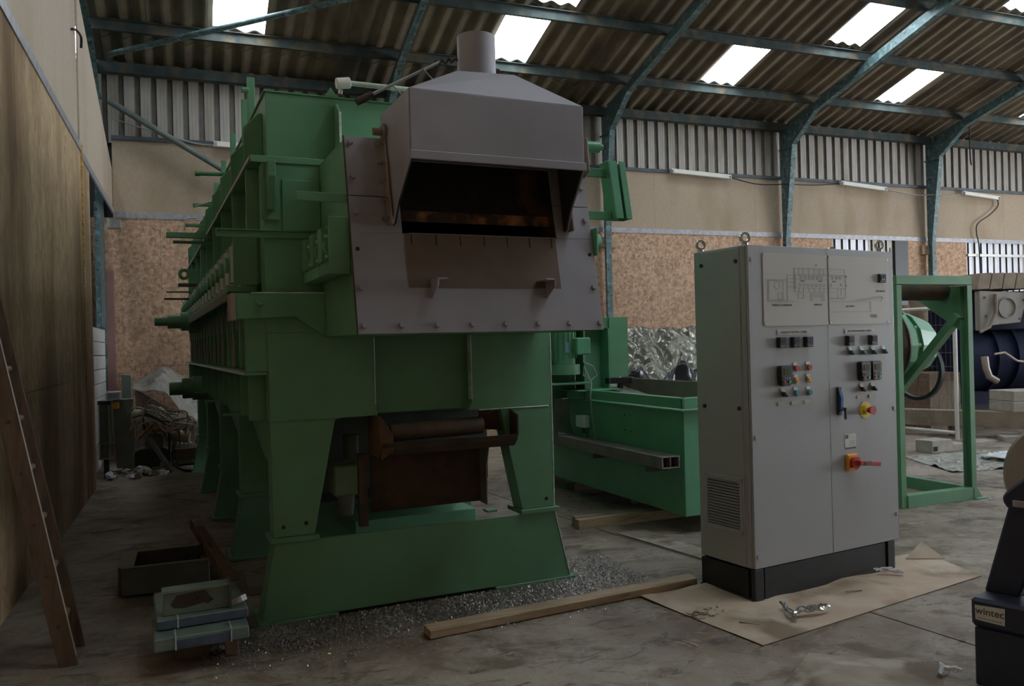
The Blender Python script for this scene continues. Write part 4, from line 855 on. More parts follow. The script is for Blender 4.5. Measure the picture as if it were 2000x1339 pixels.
# push buttons
def button(x, z, m_, dome):
    t = cp('push_button', MB().cyl((x, -0.012, z), (x, 0.0, z), 0.020, n=16), CHROME, bevel=0, smooth=True)
    MB().box(x - 0.017, x + 0.017, -0.005, 0.0, z + 0.020, z + 0.036).make('legend', WHITEP, t)
    MB().cyl((x, -0.024 if not dome else -0.022, z), (x, -0.010, z), 0.017 if not dome else 0.012, 0.019, n=16).make('cap' if not dome else 'lens', m_, t, smooth=True)
for x, z, m_, dm in ((0.389, 1.402, REDP, 0), (0.504, 1.404, REDP, 0), (0.391, 1.326, AMB, 1), (0.504, 1.327, AMB, 1), (0.388, 1.248, TEALP, 0), (0.501, 1.247, TEALP, 0)): button(x, z, m_, dm)
# door handle, emergency stop, rating plate, isolator
h = cp('door_handle', MB().box(0.762, 0.800, -0.018, 0.0, 1.085, 1.268), BLACKP, bevel=0.006)
MB().prism([(-0.018, 1.10), (-0.030, 1.12), (-0.034, 1.20), (-0.018, 1.25)], 'x', 0.767, 0.796).make('lever', BLUEP, h, bevel=0.003)
MB().cyl((0.785, -0.045, 1.125), (0.785, -0.018, 1.125), 0.012, n=12).make('lock_barrel', CHROME, h); MB().box(0.781, 0.789, -0.06, -0.045, 1.06, 1.135).make('key', INKD, h)
e = cp('emergency_stop', MB().cyl((1.046, -0.004, 1.103), (1.046, 0.0, 1.103), 0.056, n=28), YELP, bevel=0, smooth=True)
MB().cyl((1.046, -0.022, 1.103), (1.046, -0.004, 1.103), 0.03, n=20).make('collar', YELP, e, smooth=True)
MB().cyl((1.046, -0.062, 1.103), (1.046, -0.022, 1.103), 0.031, 0.014, n=20).make('mushroom_button', REDP, e, smooth=True)
rp = cp('rating_plate', MB().box(0.835, 0.944, -0.002, 0.0, 0.865, 0.955), GALV, bevel=0)
MB().box(0.842, 0.868, -0.003, -0.0015, 0.925, 0.95).make('emblem', INKD, rp); MB().box(0.842, 0.94, -0.003, -0.0015, 0.857, 0.868).make('dark_strip', INKD, rp)
for k in range(3): MB().box(0.875, 0.935 - 0.01 * k, -0.003, -0.0015, 0.905 - 0.013 * k, 0.909 - 0.013 * k).make('print_line', INK, rp)
iso = cp('isolator', MB().box(0.835, 0.935, -0.022, 0.0, 0.715, 0.825), AMB, bevel=0.006)
MB().cyl((0.885, -0.05, 0.77), (0.885, -0.022, 0.77), 0.04, 0.034, n=20).make('rotor', REDP, iso, smooth=True)
MB().bar((0.885, -0.062, 0.772), (1.09, -0.062, 0.748), 0.030, 0.034, up=(0, 1, 0)).make('handle', REDP, iso, bevel=0.004)
MB().box(0.93, 0.99, -0.0815, -0.079, 0.752, 0.776).make('padlock_slot', INKD, iso)
for z in (2.06, 0.98, 0.26):
    cp('hinge', MB().box(0.028, 0.045, -0.006, 0.0, z, z + 0.028)); cp('hinge', MB().box(Wd - 0.03, Wd - 0.012, -0.006, 0.0, z + 0.1, z + 0.13))

# ================================================================== SALT BATH TANK
B = thing('salt_bath_tank', 'green rectangular salt bath tank with a motor drive on top, right of the furnace', 'tank', (3.73, 5.74, 0), R(1.76))
def bp(name, m, mt=GREEN2, parent=B, bevel=0.003, **k): return m.make(name, mt, parent, bevel=bevel, **k)
TLn, TW = 3.6, 1.5
m = MB(); m.box(0, TW, 0, 0.02, 0.15, 1.01).box(0, TW, TLn - 0.02, TLn, 0.15, 1.01).box(0, 0.02, 0.02, TLn - 0.02, 0.15, 1.01).box(TW - 0.02, TW, 0.02, TLn - 0.02, 0.15, 1.01).box(0.02, TW - 0.02, 0.02, TLn - 0.02, 0.15, 0.17)
bp('tank_body', m)
bp('ledge', MB().box(-0.04, TW + 0.04, -0.04, TLn, 1.008, 1.022), GREEN2)
m = MB(); m.prism([(-0.055, 1.038), (-0.03, 1.038), (-0.03, 1.125), (-0.055, 1.125)], 'y', -0.06, TLn * 0.5); m.box(-0.055, TW, -0.06, -0.035, 1.038, 1.125)
bp('upper_rim', m); bp('rim_flange', MB().box(-0.03, 0.02, -0.035, TLn * 0.5, 1.112, 1.125).box(-0.03, TW, -0.035, 0.02, 1.112, 1.125))
bp('inner_wall', MB().box(0.55, 0.57, 0.1, 2.5, 1.0, 1.215), BROWN_HEAT, label='brown bare steel inner wall')
bp('drain_board', MB().prism([(0.9, 1.03), (1.2, 1.03), (2.4, 1.19), (2.4, 1.205), (1.2, 1.045), (0.9, 1.045)], 'x', 0.32, 0.54), GALV)
for (x, y) in ((0.1, 0.95), (0.1, 2.3), (1.3, 0.95), (1.3, 2.3)): bp('foot', MB().box(x, x + 0.08, y, y + 0.08, 0.085, 0.15))
for z in (0.92, 0.78): 
    for y in (0.83, 0.93): bp('bolt_hole', MB().cyl((-0.003, y, z), (0.001, y, z), 0.008, n=8), SOOTHOLLOW, bevel=0)
# conveyor channel along the side
m = MB(); m.box(-0.22, -0.205, 0.0, 2.5, 0.555, 0.655).box(-0.06, -0.045, 0.0, 2.5, 0.555, 0.655).box(-0.205, -0.06, 0.0, 2.5, 0.645, 0.655).box(-0.205, -0.06, 0.0, 2.5, 0.555, 0.565).box(-0.14, -0.13, 0.002, 2.5, 0.565, 0.645)
bp('side_channel', m, DGALV, label='dirty bare steel double channel along the side')
bp('channel_riser', MB().prism([(1.86, 0.56), (2.5, 0.56), (2.5, 1.02), (1.99, 1.02), (1.99, 0.78), (1.90, 0.655)], 'x', -0.221, -0.206), DGALV); bp('channel_riser', MB().prism([(1.90, 0.656), (1.99, 0.78), (1.99, 1.02), (2.0, 1.02), (2.0, 0.775), (1.91, 0.65)], 'x', -0.205, -0.03), GALV)
for y in (0.25, 1.2): bp('channel_bracket', MB().box(-0.2, 0.0, y, y + 0.04, 0.50, 0.555), DGALV)
bp('tray_end', MB().prism([(1.95, 1.02), (1.90, 1.10), (2.5, 1.10), (2.5, 1.02)], 'x', -0.30, -0.222), GREEN2)
# switch box with conduit
sw = bp('switch_box', MB().box(-0.07, 0.0, 1.60, 1.78, 0.745, 0.865), WHITEP, bevel=0.006, label='white plastic switch box')
MB().cyl((-0.035, 1.68, 0.69), (-0.035, 1.68, 0.745), 0.016, n=8).make('gland', BLACKP, sw)
MB().tube([(-0.03, 1.68, 0.69), (-0.02, 1.67, 0.60)], 0.007).make('lead', CABLEG, sw)
# drive housing: gantry with motor
bp('gantry_cover', MB().box(0.30, 0.52, 1.70, 1.90, 1.235, 1.85), GREEN); bp('gantry_head', MB().box(-0.46, 0.30, 1.72, 1.90, 1.735, 1.85), GREEN)
bp('gantry_post', MB().box(0.00, 0.02, 1.70, 1.90, 1.12, 1.735), GREEN); bp('gantry_post', MB().box(0.285, 0.30, 1.70, 1.90, 1.12, 1.735), GREEN2); bp('gantry_back', MB().box(0.02, 0.285, 1.86, 1.88, 1.12, 1.735), GREEN)
bp('gantry_foot', MB().box(-0.16, 0.32, 1.55, 1.92, 1.11, 1.125), GREEN2); bp('gantry_knee', MB().prism([(-0.10, 1.03), (0.05, 1.03), (0.05, 1.11), (-0.10, 1.11)], 'y', 1.60, 1.9), GREEN)
bp('slide_rack', MB().box(0.28, 0.58, 1.7, 1.78, 1.165, 1.225), BLACKM); bp('slide_pin', MB().cyl((0.44, 1.74, 1.03), (0.44, 1.74, 1.165), 0.03, n=10), BLACKM)
bp('red_plug', MB().cyl((0.075, 1.83, 1.685), (0.075, 1.86, 1.685), 0.02, n=14), RUSTLIT, bevel=0, label='round orange plug')
mo = bp('drive_motor', MB().cyl((-0.20, 1.75, 1.38), (-0.20, 1.75, 1.70), 0.115, n=20), GREEN, smooth=True)
for k in range(16):
    a = 2 * math.pi * k / 16; MB().bar((-0.20 + 0.118 * math.cos(a), 1.75 + 0.118 * math.sin(a), 1.44), (-0.20 + 0.118 * math.cos(a), 1.75 + 0.118 * math.sin(a), 1.70), 0.008, 0.02, up=(math.cos(a), math.sin(a), 0)).make('cooling_fin', GREEN, mo)
MB().cyl((-0.20, 1.75, 1.28), (-0.20, 1.75, 1.38), 0.16, n=22).make('motor_flange', GREEN, mo, smooth=True); MB().box(-0.16, 0.0, 1.545, 1.63, 1.475, 1.645).make('terminal_box', GREEN2, mo, bevel=0.012)
MB().box(-0.245, -0.205, 1.625, 1.64, 1.50, 1.60).make('motor_label', mat('pale_blue_label', (0.16, 0.33, 0.46), 0.5), mo)
bp('motor_shelf', MB().box(-0.42, 0.02, 1.6, 1.95, 1.18, 1.20), GREEN); bp('bracket_web', MB().box(-0.40, 0.0, 1.9, 1.92, 1.03, 1.735), GREEN)
bp('motor_lead', MB().tube([(-0.06, 1.60, 1.475), (-0.07, 1.58, 1.40), (0.02, 1.56, 1.36), (0.07, 1.56, 1.27), (0.0, 1.56, 1.22), (-0.09, 1.56, 1.27), (-0.08, 1.56, 1.36), (-0.03, 1.50, 1.20), (-0.07, 1.45, 1.08), (-0.03, 1.5, 0.86), (-0.02, 1.44, 0.60)], 0.008, 6), CABLEG, smooth=True)
bp('bearing_block', MB().box(-0.36, -0.1, 1.9, 2.1, 1.03, 1.12), BLACKM)
for i, (a, b) in enumerate((((3.03, 6.35, 0.04), (4.9, 6.42, 0.04)), ((3.06, 6.46, 0.04), (4.9, 6.50, 0.04)))):
    tag(MB().bar((a[0], a[1], 0.042), (b[0], b[1], 0.042), 0.085, 0.082).make('bearer_timber', WOODG if i else WOOD), ['front sawn bearer timber poking out under the green tank', 'rear sawn bearer timber poking out under the green tank'][i], 'timber')
MB().box(3.8, 5.3, 8.0, 8.2, 0.0, 0.084).make('bearer_timber', WOODD)
tag(bpy.data.objects['bearer_timber.002'], 'bearer timber under the far end of the green tank, in deep shade', 'timber')

# ================================================================== GREEN ROLLER STAND AND DRUM DRIVE
G = thing('roller_stand', 'green welded steel stand with a brown roller at its top, right of the cabinet', 'stand', (6.008, 5.696, 0), R(1.2))
def gp(name, m, mt=GREEN, parent=G, bevel=0.003, **k): return m.make(name, mt, parent, bevel=bevel, **k)
gp('post', MB().box(0.0, 0.065, 0.0, 0.09, 0.0, 2.05)); 
gp('post', MB().box(0.91, 0.975, 0.0, 0.008, 0.0, 2.05)); gp('post', MB().box(0.967, 0.975, 0.008, 0.10, 0.0, 2.05)); gp('post', MB().box(0.91, 0.967, 0.085, 0.093, 0.0, 2.05))
gp('top_beam', MB().box(0.0, 0.975, 0.0, 0.09, 2.055, 2.14)); gp('bottom_beam', MB().box(0.065, 0.945, 0.0, 0.09, 0.0, 0.115))
gp('side_beam', MB().box(0.91, 0.975, 0.10, 1.3, 0.0, 0.115)); gp('side_beam', MB().box(0.0, 0.065, 0.10, 1.3, 0.0, 0.115)); gp('rear_beam', MB().box(0.065, 0.91, 1.22, 1.3, 0.0, 0.115))
gp('top_side_beam', MB().box(0.91, 0.975, 0.10, 1.3, 2.06, 2.14)); gp('rear_post', MB().box(0.91, 0.975, 1.22, 1.3, 0.115, 2.055)); gp('rear_post', MB().box(0.0, 0.065, 1.22, 1.3, 0.115, 2.055))
gp('foot_gusset', MB().prism([(0.975, 0.14), (1.085, 0.0), (0.975, 0.0)], 'y', 0.02, 0.035)); gp('foot_gusset', MB().prism([(0.065, 0.13), (0.11, 0.0), (0.065, 0.0)], 'y', -0.012, -0.002)); gp('foot_plate', MB().box(0.93, 1.09, -0.03, 0.09, 0.0, 0.012))
gp('brace', MB().bar((0.92, 0.10, 1.77), (0.92, 1.22, 0.60), 0.075, 0.09, up=(1, 0, 0))); gp('brace_gusset', MB().prism([(0.10, 2.05), (0.75, 2.05), (0.10, 1.62)], 'x', 0.918, 0.926), GREEN)
gp('top_roller', MB().cyl((0.08, 0.28, 2.02), (0.905, 0.28, 2.02), 0.10, n=22), RUST, smooth=True, label='rusty brown roller'); gp('roller_shaft', MB().cyl((0.905, 0.28, 2.02), (0.967, 0.28, 2.02), 0.03, n=10), GALV, smooth=True)
D = thing('drum_drive', 'rusty drum with a bright green gearbox behind the roller stand', 'drum drive', (6.008, 5.696, 0), R(1.2))
def dp(name, m, mt=GREEN2, parent=D, bevel=0.002, **k): return m.make(name, mt, parent, bevel=bevel, **k)
dp('drum', MB().cyl((0.35, 0.98, 1.48), (0.755, 0.98, 1.48), 0.45, n=40), RUST, smooth=True, label='rusty brown drum'); dp('drum_rim', MB().ring((0.745, 0.98, 1.48), (1, 0, 0), 0.46, 0.40, 0.02, 40), DGALV, smooth=True)
gbx = dp('gearbox', MB().cyl((0.775, 0.98, 1.48), (0.95, 0.98, 1.48), 0.40, 0.385, n=14), GREEN2); MB().cyl((0.95, 0.98, 1.48), (1.02, 0.98, 1.48), 0.345, 0.345, n=14).make('gearbox_rib', GREEN, gbx); MB().cyl((1.02, 0.98, 1.48), (1.34, 0.98, 1.48), 0.38, 0.29, n=14).make('gearbox_cover', GREEN2, gbx, bevel=0.006)
for k in range(12):
    a = 2 * math.pi * k / 12; ca, sa = math.cos(a), math.sin(a)
    MB().cyl((0.95, 0.98 + 0.365 * ca, 1.48 + 0.365 * sa), (0.985, 0.98 + 0.365 * ca, 1.48 + 0.365 * sa), 0.022, n=6).make('gearbox_bolt', GREEN, gbx)
    MB().cyl((1.335, 0.98 + 0.2 * ca, 1.48 + 0.2 * sa), (1.36, 0.98 + 0.2 * ca, 1.48 + 0.2 * sa), 0.02, n=6).make('gearbox_bolt', GREEN, gbx)
MB().cyl((1.33, 0.78, 1.50), (1.42, 0.78, 1.50), 0.02, n=8).make('oil_plug', CHROME, gbx)
dp('drive_belt', MB().ring((1.37, 1.02, 1.20), (1, 0, 0), 0.33, 0.29, 0.05, 30), CABLEK, smooth=True, label='black drive belt loop')
dp('support_column', MB().box(0.20, 0.30, 0.9, 1.1, 0.0, 1.6), GREEN); dp('drum_shaft', MB().cyl((0.25, 0.98, 1.48), (0.36, 0.98, 1.48), 0.05, n=12), DGALV)

# ================================================================== DARK BLUE PEDESTAL MACHINE, bottom right
N_ = thing('pedestal_machine', 'dark navy pedestal machine with a steel drum, cut off by the right edge', 'machine', (3.281, 2.726, 0), R(-70.6))
def np_(name, m, mt=NAVY, parent=N_, bevel=0.006, **k): return m.make(name, mt, parent, bevel=bevel, **k)
np_('base_lower', MB().box(0.004, 1.0, 0.004, 0.62, 0.0, 0.262)); np_('base_upper', MB().box(-0.006, 1.0, -0.006, 0.63, 0.266, 0.396), bevel=0.014)
st = np_('maker_label', MB().prism([(0.014, 0.300), (0.134, 0.296), (0.136, 0.372), (0.012, 0.366)], 'y', -0.0075, -0.006), WHITEP, bevel=0, label='white maker label')
text(st, 'lettering', 'wintec', 0.044, (0.074, -0.0078, 0.342), INKD, bold=0.0005)
for k in range(9): MB().box(0.026 + 0.011 * k, 0.034 + 0.011 * k, -0.0078, -0.0074, 0.308 - 0.0003 * k, 0.3125 - 0.0003 * k).make('print_line', INK, st)
np_('pedestal', MB().prism([(0.0, 0.39), (0.145, 0.39), (0.30, 0.83), (0.118, 0.83)], 'y', 0.14, 0.30), bevel=0.01)
np_('bearing_block', MB().prism([(0.105, 0.835), (0.112, 0.868), (0.20, 0.95), (0.55, 0.95), (0.55, 0.80), (0.128, 0.80)], 'y', 0.08, 0.34), bevel=0.01)
np_('block_plate', MB().box(0.15, 0.30, 0.074, 0.08, 0.815, 0.845), TRIM)
np_('drum', MB().cyl((0.345, 0.16, 0.945), (0.345, 0.80, 0.945), 0.262, n=48), TILED, bevel=0.012, smooth=True, label='brushed steel drum'); np_('pedestal', MB().prism([(0.0, 0.39), (0.145, 0.39), (0.30, 0.83), (0.118, 0.83)], 'y', 0.82, 0.9), bevel=0.01)

# ================================================================== LADDER, left
Ld = thing('wooden_ladder', 'old brown wooden ladder leaning against the left wall', 'ladder', (0, 0, 0))
def lx(z): return -0.630 - 0.187 * z
for y in (4.78, 5.08):
    MB().add([(lx(z) + dx, y + dy, z) for z in (0.0, 2.25) for dx, dy in ((-0.045, -0.014), (0.045, -0.014), (0.045, 0.014), (-0.045, 0.014))],
             [(0, 1, 2, 3), (7, 6, 5, 4), (0, 4, 5, 1), (1, 5, 6, 2), (2, 6, 7, 3), (3, 7, 4, 0)]).make('stile', WOODD, Ld, bevel=0.003)
MB().add([(lx(z) + dx, 4.78 + dy, z) for z in (0.05, 2.2) for dx, dy in ((0.0445, -0.0145), (0.0465, -0.0145), (0.0465, 0.0145), (0.0445, 0.0145))], [(0, 1, 2, 3), (7, 6, 5, 4), (0, 4, 5, 1), (1, 5, 6, 2), (2, 6, 7, 3), (3, 7, 4, 0)]).make('lit_edge', mat('stile_edge_light', (0.5, 0.45, 0.42), 0.5), Ld, label='light painted along the near stile edge')  # thin pale strip paints the light along the stile edge
for k in range(8):
    z = 0.21 + 0.265 * k
    rg = MB().cyl((lx(z), 4.795, z), (lx(z), 5.066, z), 0.017, n=10).make('rung', WOOD, Ld, smooth=True)
    MB().cyl((lx(z), 4.764, z), (lx(z), 4.768, z), 0.010, n=8).make('rung_end', INKD, rg)

# ================================================================== SCRAP FRAMES on the floor, left
q = MB().box(-0.465, 0.075, 5.90, 5.93, 0.02, 0.20).box(-0.485, 0.065, 6.36, 6.39, 0.02, 0.20).box(-0.485, -0.39, 5.93, 6.36, 0.02, 0.20).box(0.02, 0.075, 5.93, 6.36, 0.02, 0.20).box(-0.39, 0.02, 5.93, 6.36, 0.02, 0.03)
t = thing('steel_trough', 'dark open steel box frame lying on the floor beside the furnace', 'box frame'); q.make('box_walls', SCRAPB, t, bevel=0.004)
RIMB = mat('pale_beige_rim', (0.26, 0.22, 0.16), 0.7, var=0.2)  # paler tone for the top strips of the box
MB().box(-0.465, 0.075, 5.898, 5.932, 0.2, 0.204).make('top_rim', RIMB, t); MB().box(-0.485, -0.39, 5.932, 6.36, 0.2, 0.204).make('top_rim', RIMB, t); MB().box(-0.485, 0.065, 6.36, 6.392, 0.2, 0.204).make('top_rim', RIMB, t)
MB().box(-0.40, 0.0, 5.96, 5.975, 0.03, 0.08).make('inner_rail', SCRAPM, t); MB().bar((-0.03, 6.2, 0.12), (0.06, 6.05, 0.26), 0.08, 0.05).make('corner_lug', RUST, t)
o = MB().prism([(-0.05, 0), (0.05, 0), (0.05, 0.008), (-0.042, 0.008), (-0.042, 0.07), (-0.05, 0.07)], 'y', 0.0, 1.55).make('angle_iron', RUSTLIT, bevel=0.002)
o.location = (0.19, 5.22, 0.215); o.rotation_euler = (R(1.5), 0, R(7.0)); tag(o, 'rusty orange angle iron lying across the scrap frames', 'angle iron')
t = thing('scrap_channel', 'lower teal steel tray of the scrap stack, resting on a wood block', 'steel tray', (-0.21, 4.40, 0), R(3.0))
MB().box(0.0, 0.45, 0.0, 0.5, 0.125, 0.190).make('tray_body', SCRAPM, t, bevel=0.006)
BLUEG = mat('blue_grey_scrap_paint', (0.075, 0.10, 0.15), 0.5, var=0.3, scale=12)
MB().box(0.106, 0.358, -0.003, 0.0, 0.128, 0.172).make('blue_face', BLUEG, t, label='blue grey front face')
for x in (0.098, 0.36): MB().box(x, x + 0.006, -0.006, 0.12, 0.125, 0.194).make('bent_edge', GREENEDGE, t)
t = thing('scrap_channel', 'upper teal steel tray of the scrap stack with a rusty upright channel on it', 'steel tray', (-0.20, 4.52, 0), R(4.0))
MB().box(0.0, 0.445, 0.0, 0.55, 0.196, 0.245).make('tray_body', SCRAPM, t, bevel=0.006)
MB().box(0.004, 0.44, -0.003, 0.0, 0.199, 0.24).make('blue_face', BLUEG, t, label='blue grey front face')
MB().box(0.098, 0.104, -0.006, 0.12, 0.194, 0.249).make('bent_edge', GREENEDGE, t)
MB().prism([(0.03, 0.246), (0.36, 0.246), (0.36, 0.375), (0.04, 0.355)], 'y', 0.06, 0.075).make('upright_web', SCRAPM, t, bevel=0.003)
MB().box(0.03, 0.36, 0.04, 0.13, 0.364, 0.378).make('upright_flange', SCRAPM, t); MB().box(0.353, 0.366, 0.03, 0.14, 0.20, 0.385).make('upright_end', SCRAPB, t)
MB().prism([(0.07, 0.30), (0.10, 0.345), (0.24, 0.355), (0.26, 0.32), (0.28, 0.30), (0.25, 0.28), (0.23, 0.29), (0.14, 0.275), (0.09, 0.28)], 'y', 0.0585, 0.0605).make('rust_patch', RUST, t, label='flaked rusty patch')
MB().cyl((0.20, 0.055, 0.318), (0.20, 0.061, 0.318), 0.008, n=8).make('bolt_hole', SOOTHOLLOW, t); MB().bar((0.37, 0.10, 0.25), (0.43, 0.04, 0.29), 0.04, 0.03).make('torn_wrap', WHITEFOIL, t)
tag(MB().box(0.125, 0.19, 4.56, 4.66, 0.0, 0.124).make('wood_block', WOODG, bevel=0.003), 'grey wood block holding up the scrap trays', 'block')
tag(MB().box(-0.12, 0.05, 4.62, 4.78, 0.0, 0.124).make('wood_block', WOODD, bevel=0.003), 'dark packing block in the shadow beneath the scrap trays', 'block')
tag(MB().box(0.30, 0.62, 5.62, 5.92, 0.004, 0.055).make('steel_plate', DGALV, bevel=0.003), 'flat steel plate lying against the furnace foot', 'plate')

# ================================================================== THINGS ON THE FLOOR
pl = MB().add([(1.17, 4.33, 0.005), (3.02, 4.535, 0.005), (3.035, 4.655, 0.005), (1.165, 4.445, 0.005), (1.17, 4.33, 0.05), (3.02, 4.535, 0.05), (3.035, 4.655, 0.05), (1.165, 4.445, 0.05)],
              [(0, 3, 2, 1), (4, 5, 6, 7), (0, 1, 5, 4), (1, 2, 6, 5), (2, 3, 7, 6), (3, 0, 4, 7)]).make('timber_plank', WOOD, bevel=0.003); tag(pl, 'long sawn timber plank on the floor between furnace and cabinet', 'plank')
def sheet(poly, name, mt, label, cat, z=0.004, amp=0.016, th=0.003, n=30):
    """a thin slightly wavy quad sheet lying on the floor: poly = 4 corners"""
    vs = []; a, b, c, d = [Vector((p[0], p[1], 0)) for p in poly]
    for k in (0, 1):
        for j in range(n + 1):
            for i in range(n + 1):
                u, v_ = i / n, j / n
                p = (a * (1 - u) + b * u) * (1 - v_) + (d * (1 - u) + c * u) * v_
                h = z + amp * (max(0, math.sin(p.x * 6.3 - p.y * 1.1)) ** 2 + 0.5 * max(0, math.sin(p.x * 11 + p.y * 5 + 1)) ** 2) * min(1, 4 * v_) * min(1, 4 * (1 - u)) + k * th
                vs.append((p.x, p.y, h))
    N = n + 1; fs = []
    for j in range(n):
        for i in range(n):
            q = j * N + i; fs.append((q, q + N, q + N + 1, q + 1)); q += N * N; fs.append((q, q + 1, q + N + 1, q + N))
    for i in range(n):
        for (p, q) in ((i, i + 1), (n * N + i + 1, n * N + i)): fs.append((p, q, q + N * N, p + N * N))
        for (p, q) in (((i + 1) * N, i * N), (i * N + n, (i + 1) * N + n)): fs.append((p, q, q + N * N, p + N * N))
    o = MB().add(vs, fs).make(name, mt, smooth=True); tag(o, label, cat); return o
sheet([(2.72, 3.50), (4.78, 3.90), (4.93, 4.50), (2.56, 4.50)], 'cardboard_sheet', CARD, 'large brown cardboard sheet lying under the control cabinet', 'cardboard')
sheet([(2.42, 3.02), (2.86, 3.32), (3.32, 2.96), (2.9, 2.5)], 'cardboard_sheet', CARDD, 'brown cardboard piece at the bottom edge in front of the blue machine', 'cardboard', z=0.003)
sheet([(3.42, 5.05), (3.62, 5.0), (3.52, 6.05), (3.25, 6.05)], 'cardboard_sheet', CARDD, 'narrow cardboard strip behind the cabinet beside the green tank', 'cardboard', amp=0.002)
tag(MB().add([(4.66, 4.40, 0.012), (4.90, 4.28, 0.012), (4.86, 4.44, 0.10), (4.66, 4.40, 0.016), (4.90, 4.28, 0.016), (4.863, 4.443, 0.104)], [(0, 2, 1), (3, 4, 5), (0, 1, 4, 3), (1, 2, 5, 4), (2, 0, 3, 5)]).make('cardboard_flap', CARD), 'torn cardboard corner standing up right of the cabinet', 'cardboard')
def twist(pts, r, name, m_, label, cat, seed):
    rnd = random.Random(seed); P = [Vector(p) for p in pts]; m = MB()
    for j in range(5):
        off = [Vector((rnd.uniform(-r, r), rnd.uniform(-r, r), rnd.uniform(0, r))) for _ in P]
        path = []
        for i in range(len(P) - 1):
            for k in range(4): path.append(P[i].lerp(P[i + 1], k / 4) + off[i].lerp(off[i + 1], k / 4) + Vector((0, 0, r * 0.3 * math.sin(k * 2 + j))))
        path.append(P[-1] + off[-1]); m.tube(path, r * 0.34, 5)
    o = m.make(name, m_, smooth=True); tag(o, label, cat)
twist([(3.20, 3.92, 0.03), (3.14, 3.80, 0.028), (3.10, 3.70, 0.025)], 0.018, 'foil_strip', FOILS, 'short crumpled foil strip on the cardboard in front of the cabinet', 'foil strip', 1)
twist([(3.11, 3.73, 0.03), (3.20, 3.76, 0.04), (3.30, 3.74, 0.035), (3.36, 3.74, 0.04)], 0.022, 'foil_strip', FOILS, 'longer crumpled foil strip pointing right on the cardboard', 'foil strip', 2)
twist([(4.20, 4.20, 0.03), (4.26, 4.16, 0.04), (4.33, 4.12, 0.02)], 0.02, 'film_scrap', WHITEFOIL, 'white crumpled film scrap beside the right corner of the plinth', 'film scrap', 3)
twist([(3.20, 2.84, 0.015), (3.24, 2.87, 0.025), (3.26, 2.80, 0.03)], 0.02, 'film_scrap', WHITEFOIL, 'white crumpled film at the foot of the blue machine', 'film scrap', 4)
for i, (a, b, l) in enumerate((((2.36, 3.70), (2.39, 3.60), 'pale wood sliver on the concrete in front of the cardboard'), ((2.80, 3.80), (2.87, 3.72), 'thin dark sliver on the cardboard left of the foil strips'), ((3.72, 3.98), (3.83, 3.96), 'pale sliver lying close to the plinth front'), ((-0.86, 8.1), (-0.62, 8.2), 'dark thin stick on the dim floor beside the left wall'))):
    tag(MB().bar((*a, 0.022), (*b, 0.02), 0.009, 0.005).make('wood_sliver', (WOOD, INKD, WOOD, INKD)[i]), l, 'sliver')
m = MB(); rnd = random.Random(5)
for k in range(40): x, y = 2.6 + rnd.random() * 0.28, 4.02 + rnd.uniform(-0.05, 0.05); m.cyl((x, y, 0.012), (x + rnd.uniform(-0.06, 0.06), y + rnd.uniform(-0.04, 0.04), 0.016 + rnd.random() * 0.01), 0.002, n=4)
o = m.make('dark_leaf_litter', mat('dark_litter', (0.05, 0.05, 0.035), 0.8)); o['kind'] = 'stuff'; tag(o, 'dark litter of twigs beside the left plinth corner', 'litter')
# swarf spread along the furnace base
m = MB(); rnd = random.Random(11)
Fo = Vector((0.338, 4.939, 0)); ux, uy = Vector((math.cos(R(3.07)), math.sin(R(3.07)), 0)), Vector((-math.sin(R(3.07)), math.cos(R(3.07)), 0))
n_ = 0
while n_ < 15000:
    s_, d_ = rnd.uniform(-0.35, 2.5), -abs(rnd.gauss(0, 0.24)) - 0.005
    if s_ > 2.05: d_ += rnd.random() * 0.5
    if d_ < -0.75 or rnd.random() < 0.4 * (0.5 + 0.5 * math.sin(s_ * 6 + d_ * 9)): continue
    p = Fo + ux * s_ + uy * d_; a = rnd.random() * 6.28; L_ = rnd.uniform(0.004, 0.018); w = rnd.uniform(0.001, 0.0032); c = rnd.uniform(0.001, 0.010)
    dx, dy = math.cos(a), math.sin(a); z = 0.001 + rnd.random() * 0.008
    q = [(p.x - dx * L_ - dy * w, p.y - dy * L_ + dx * w, z), (p.x - dx * L_ + dy * w, p.y - dy * L_ - dx * w, z), (p.x + dy * w, p.y - dx * w, z + c), (p.x - dy * w, p.y + dx * w, z + c), (p.x + dx * L_ + dy * w, p.y + dy * L_ - dx * w, z), (p.x + dx * L_ - dy * w, p.y + dy * L_ + dx * w, z)]
    m.add(q, [(0, 1, 2, 3), (3, 2, 4, 5)]); n_ += 1
o = m.make('metal_swarf', SWARF, closed=False); o['kind'] = 'stuff'; tag(o, 'grey metal swarf strewn along the furnace base', 'swarf')

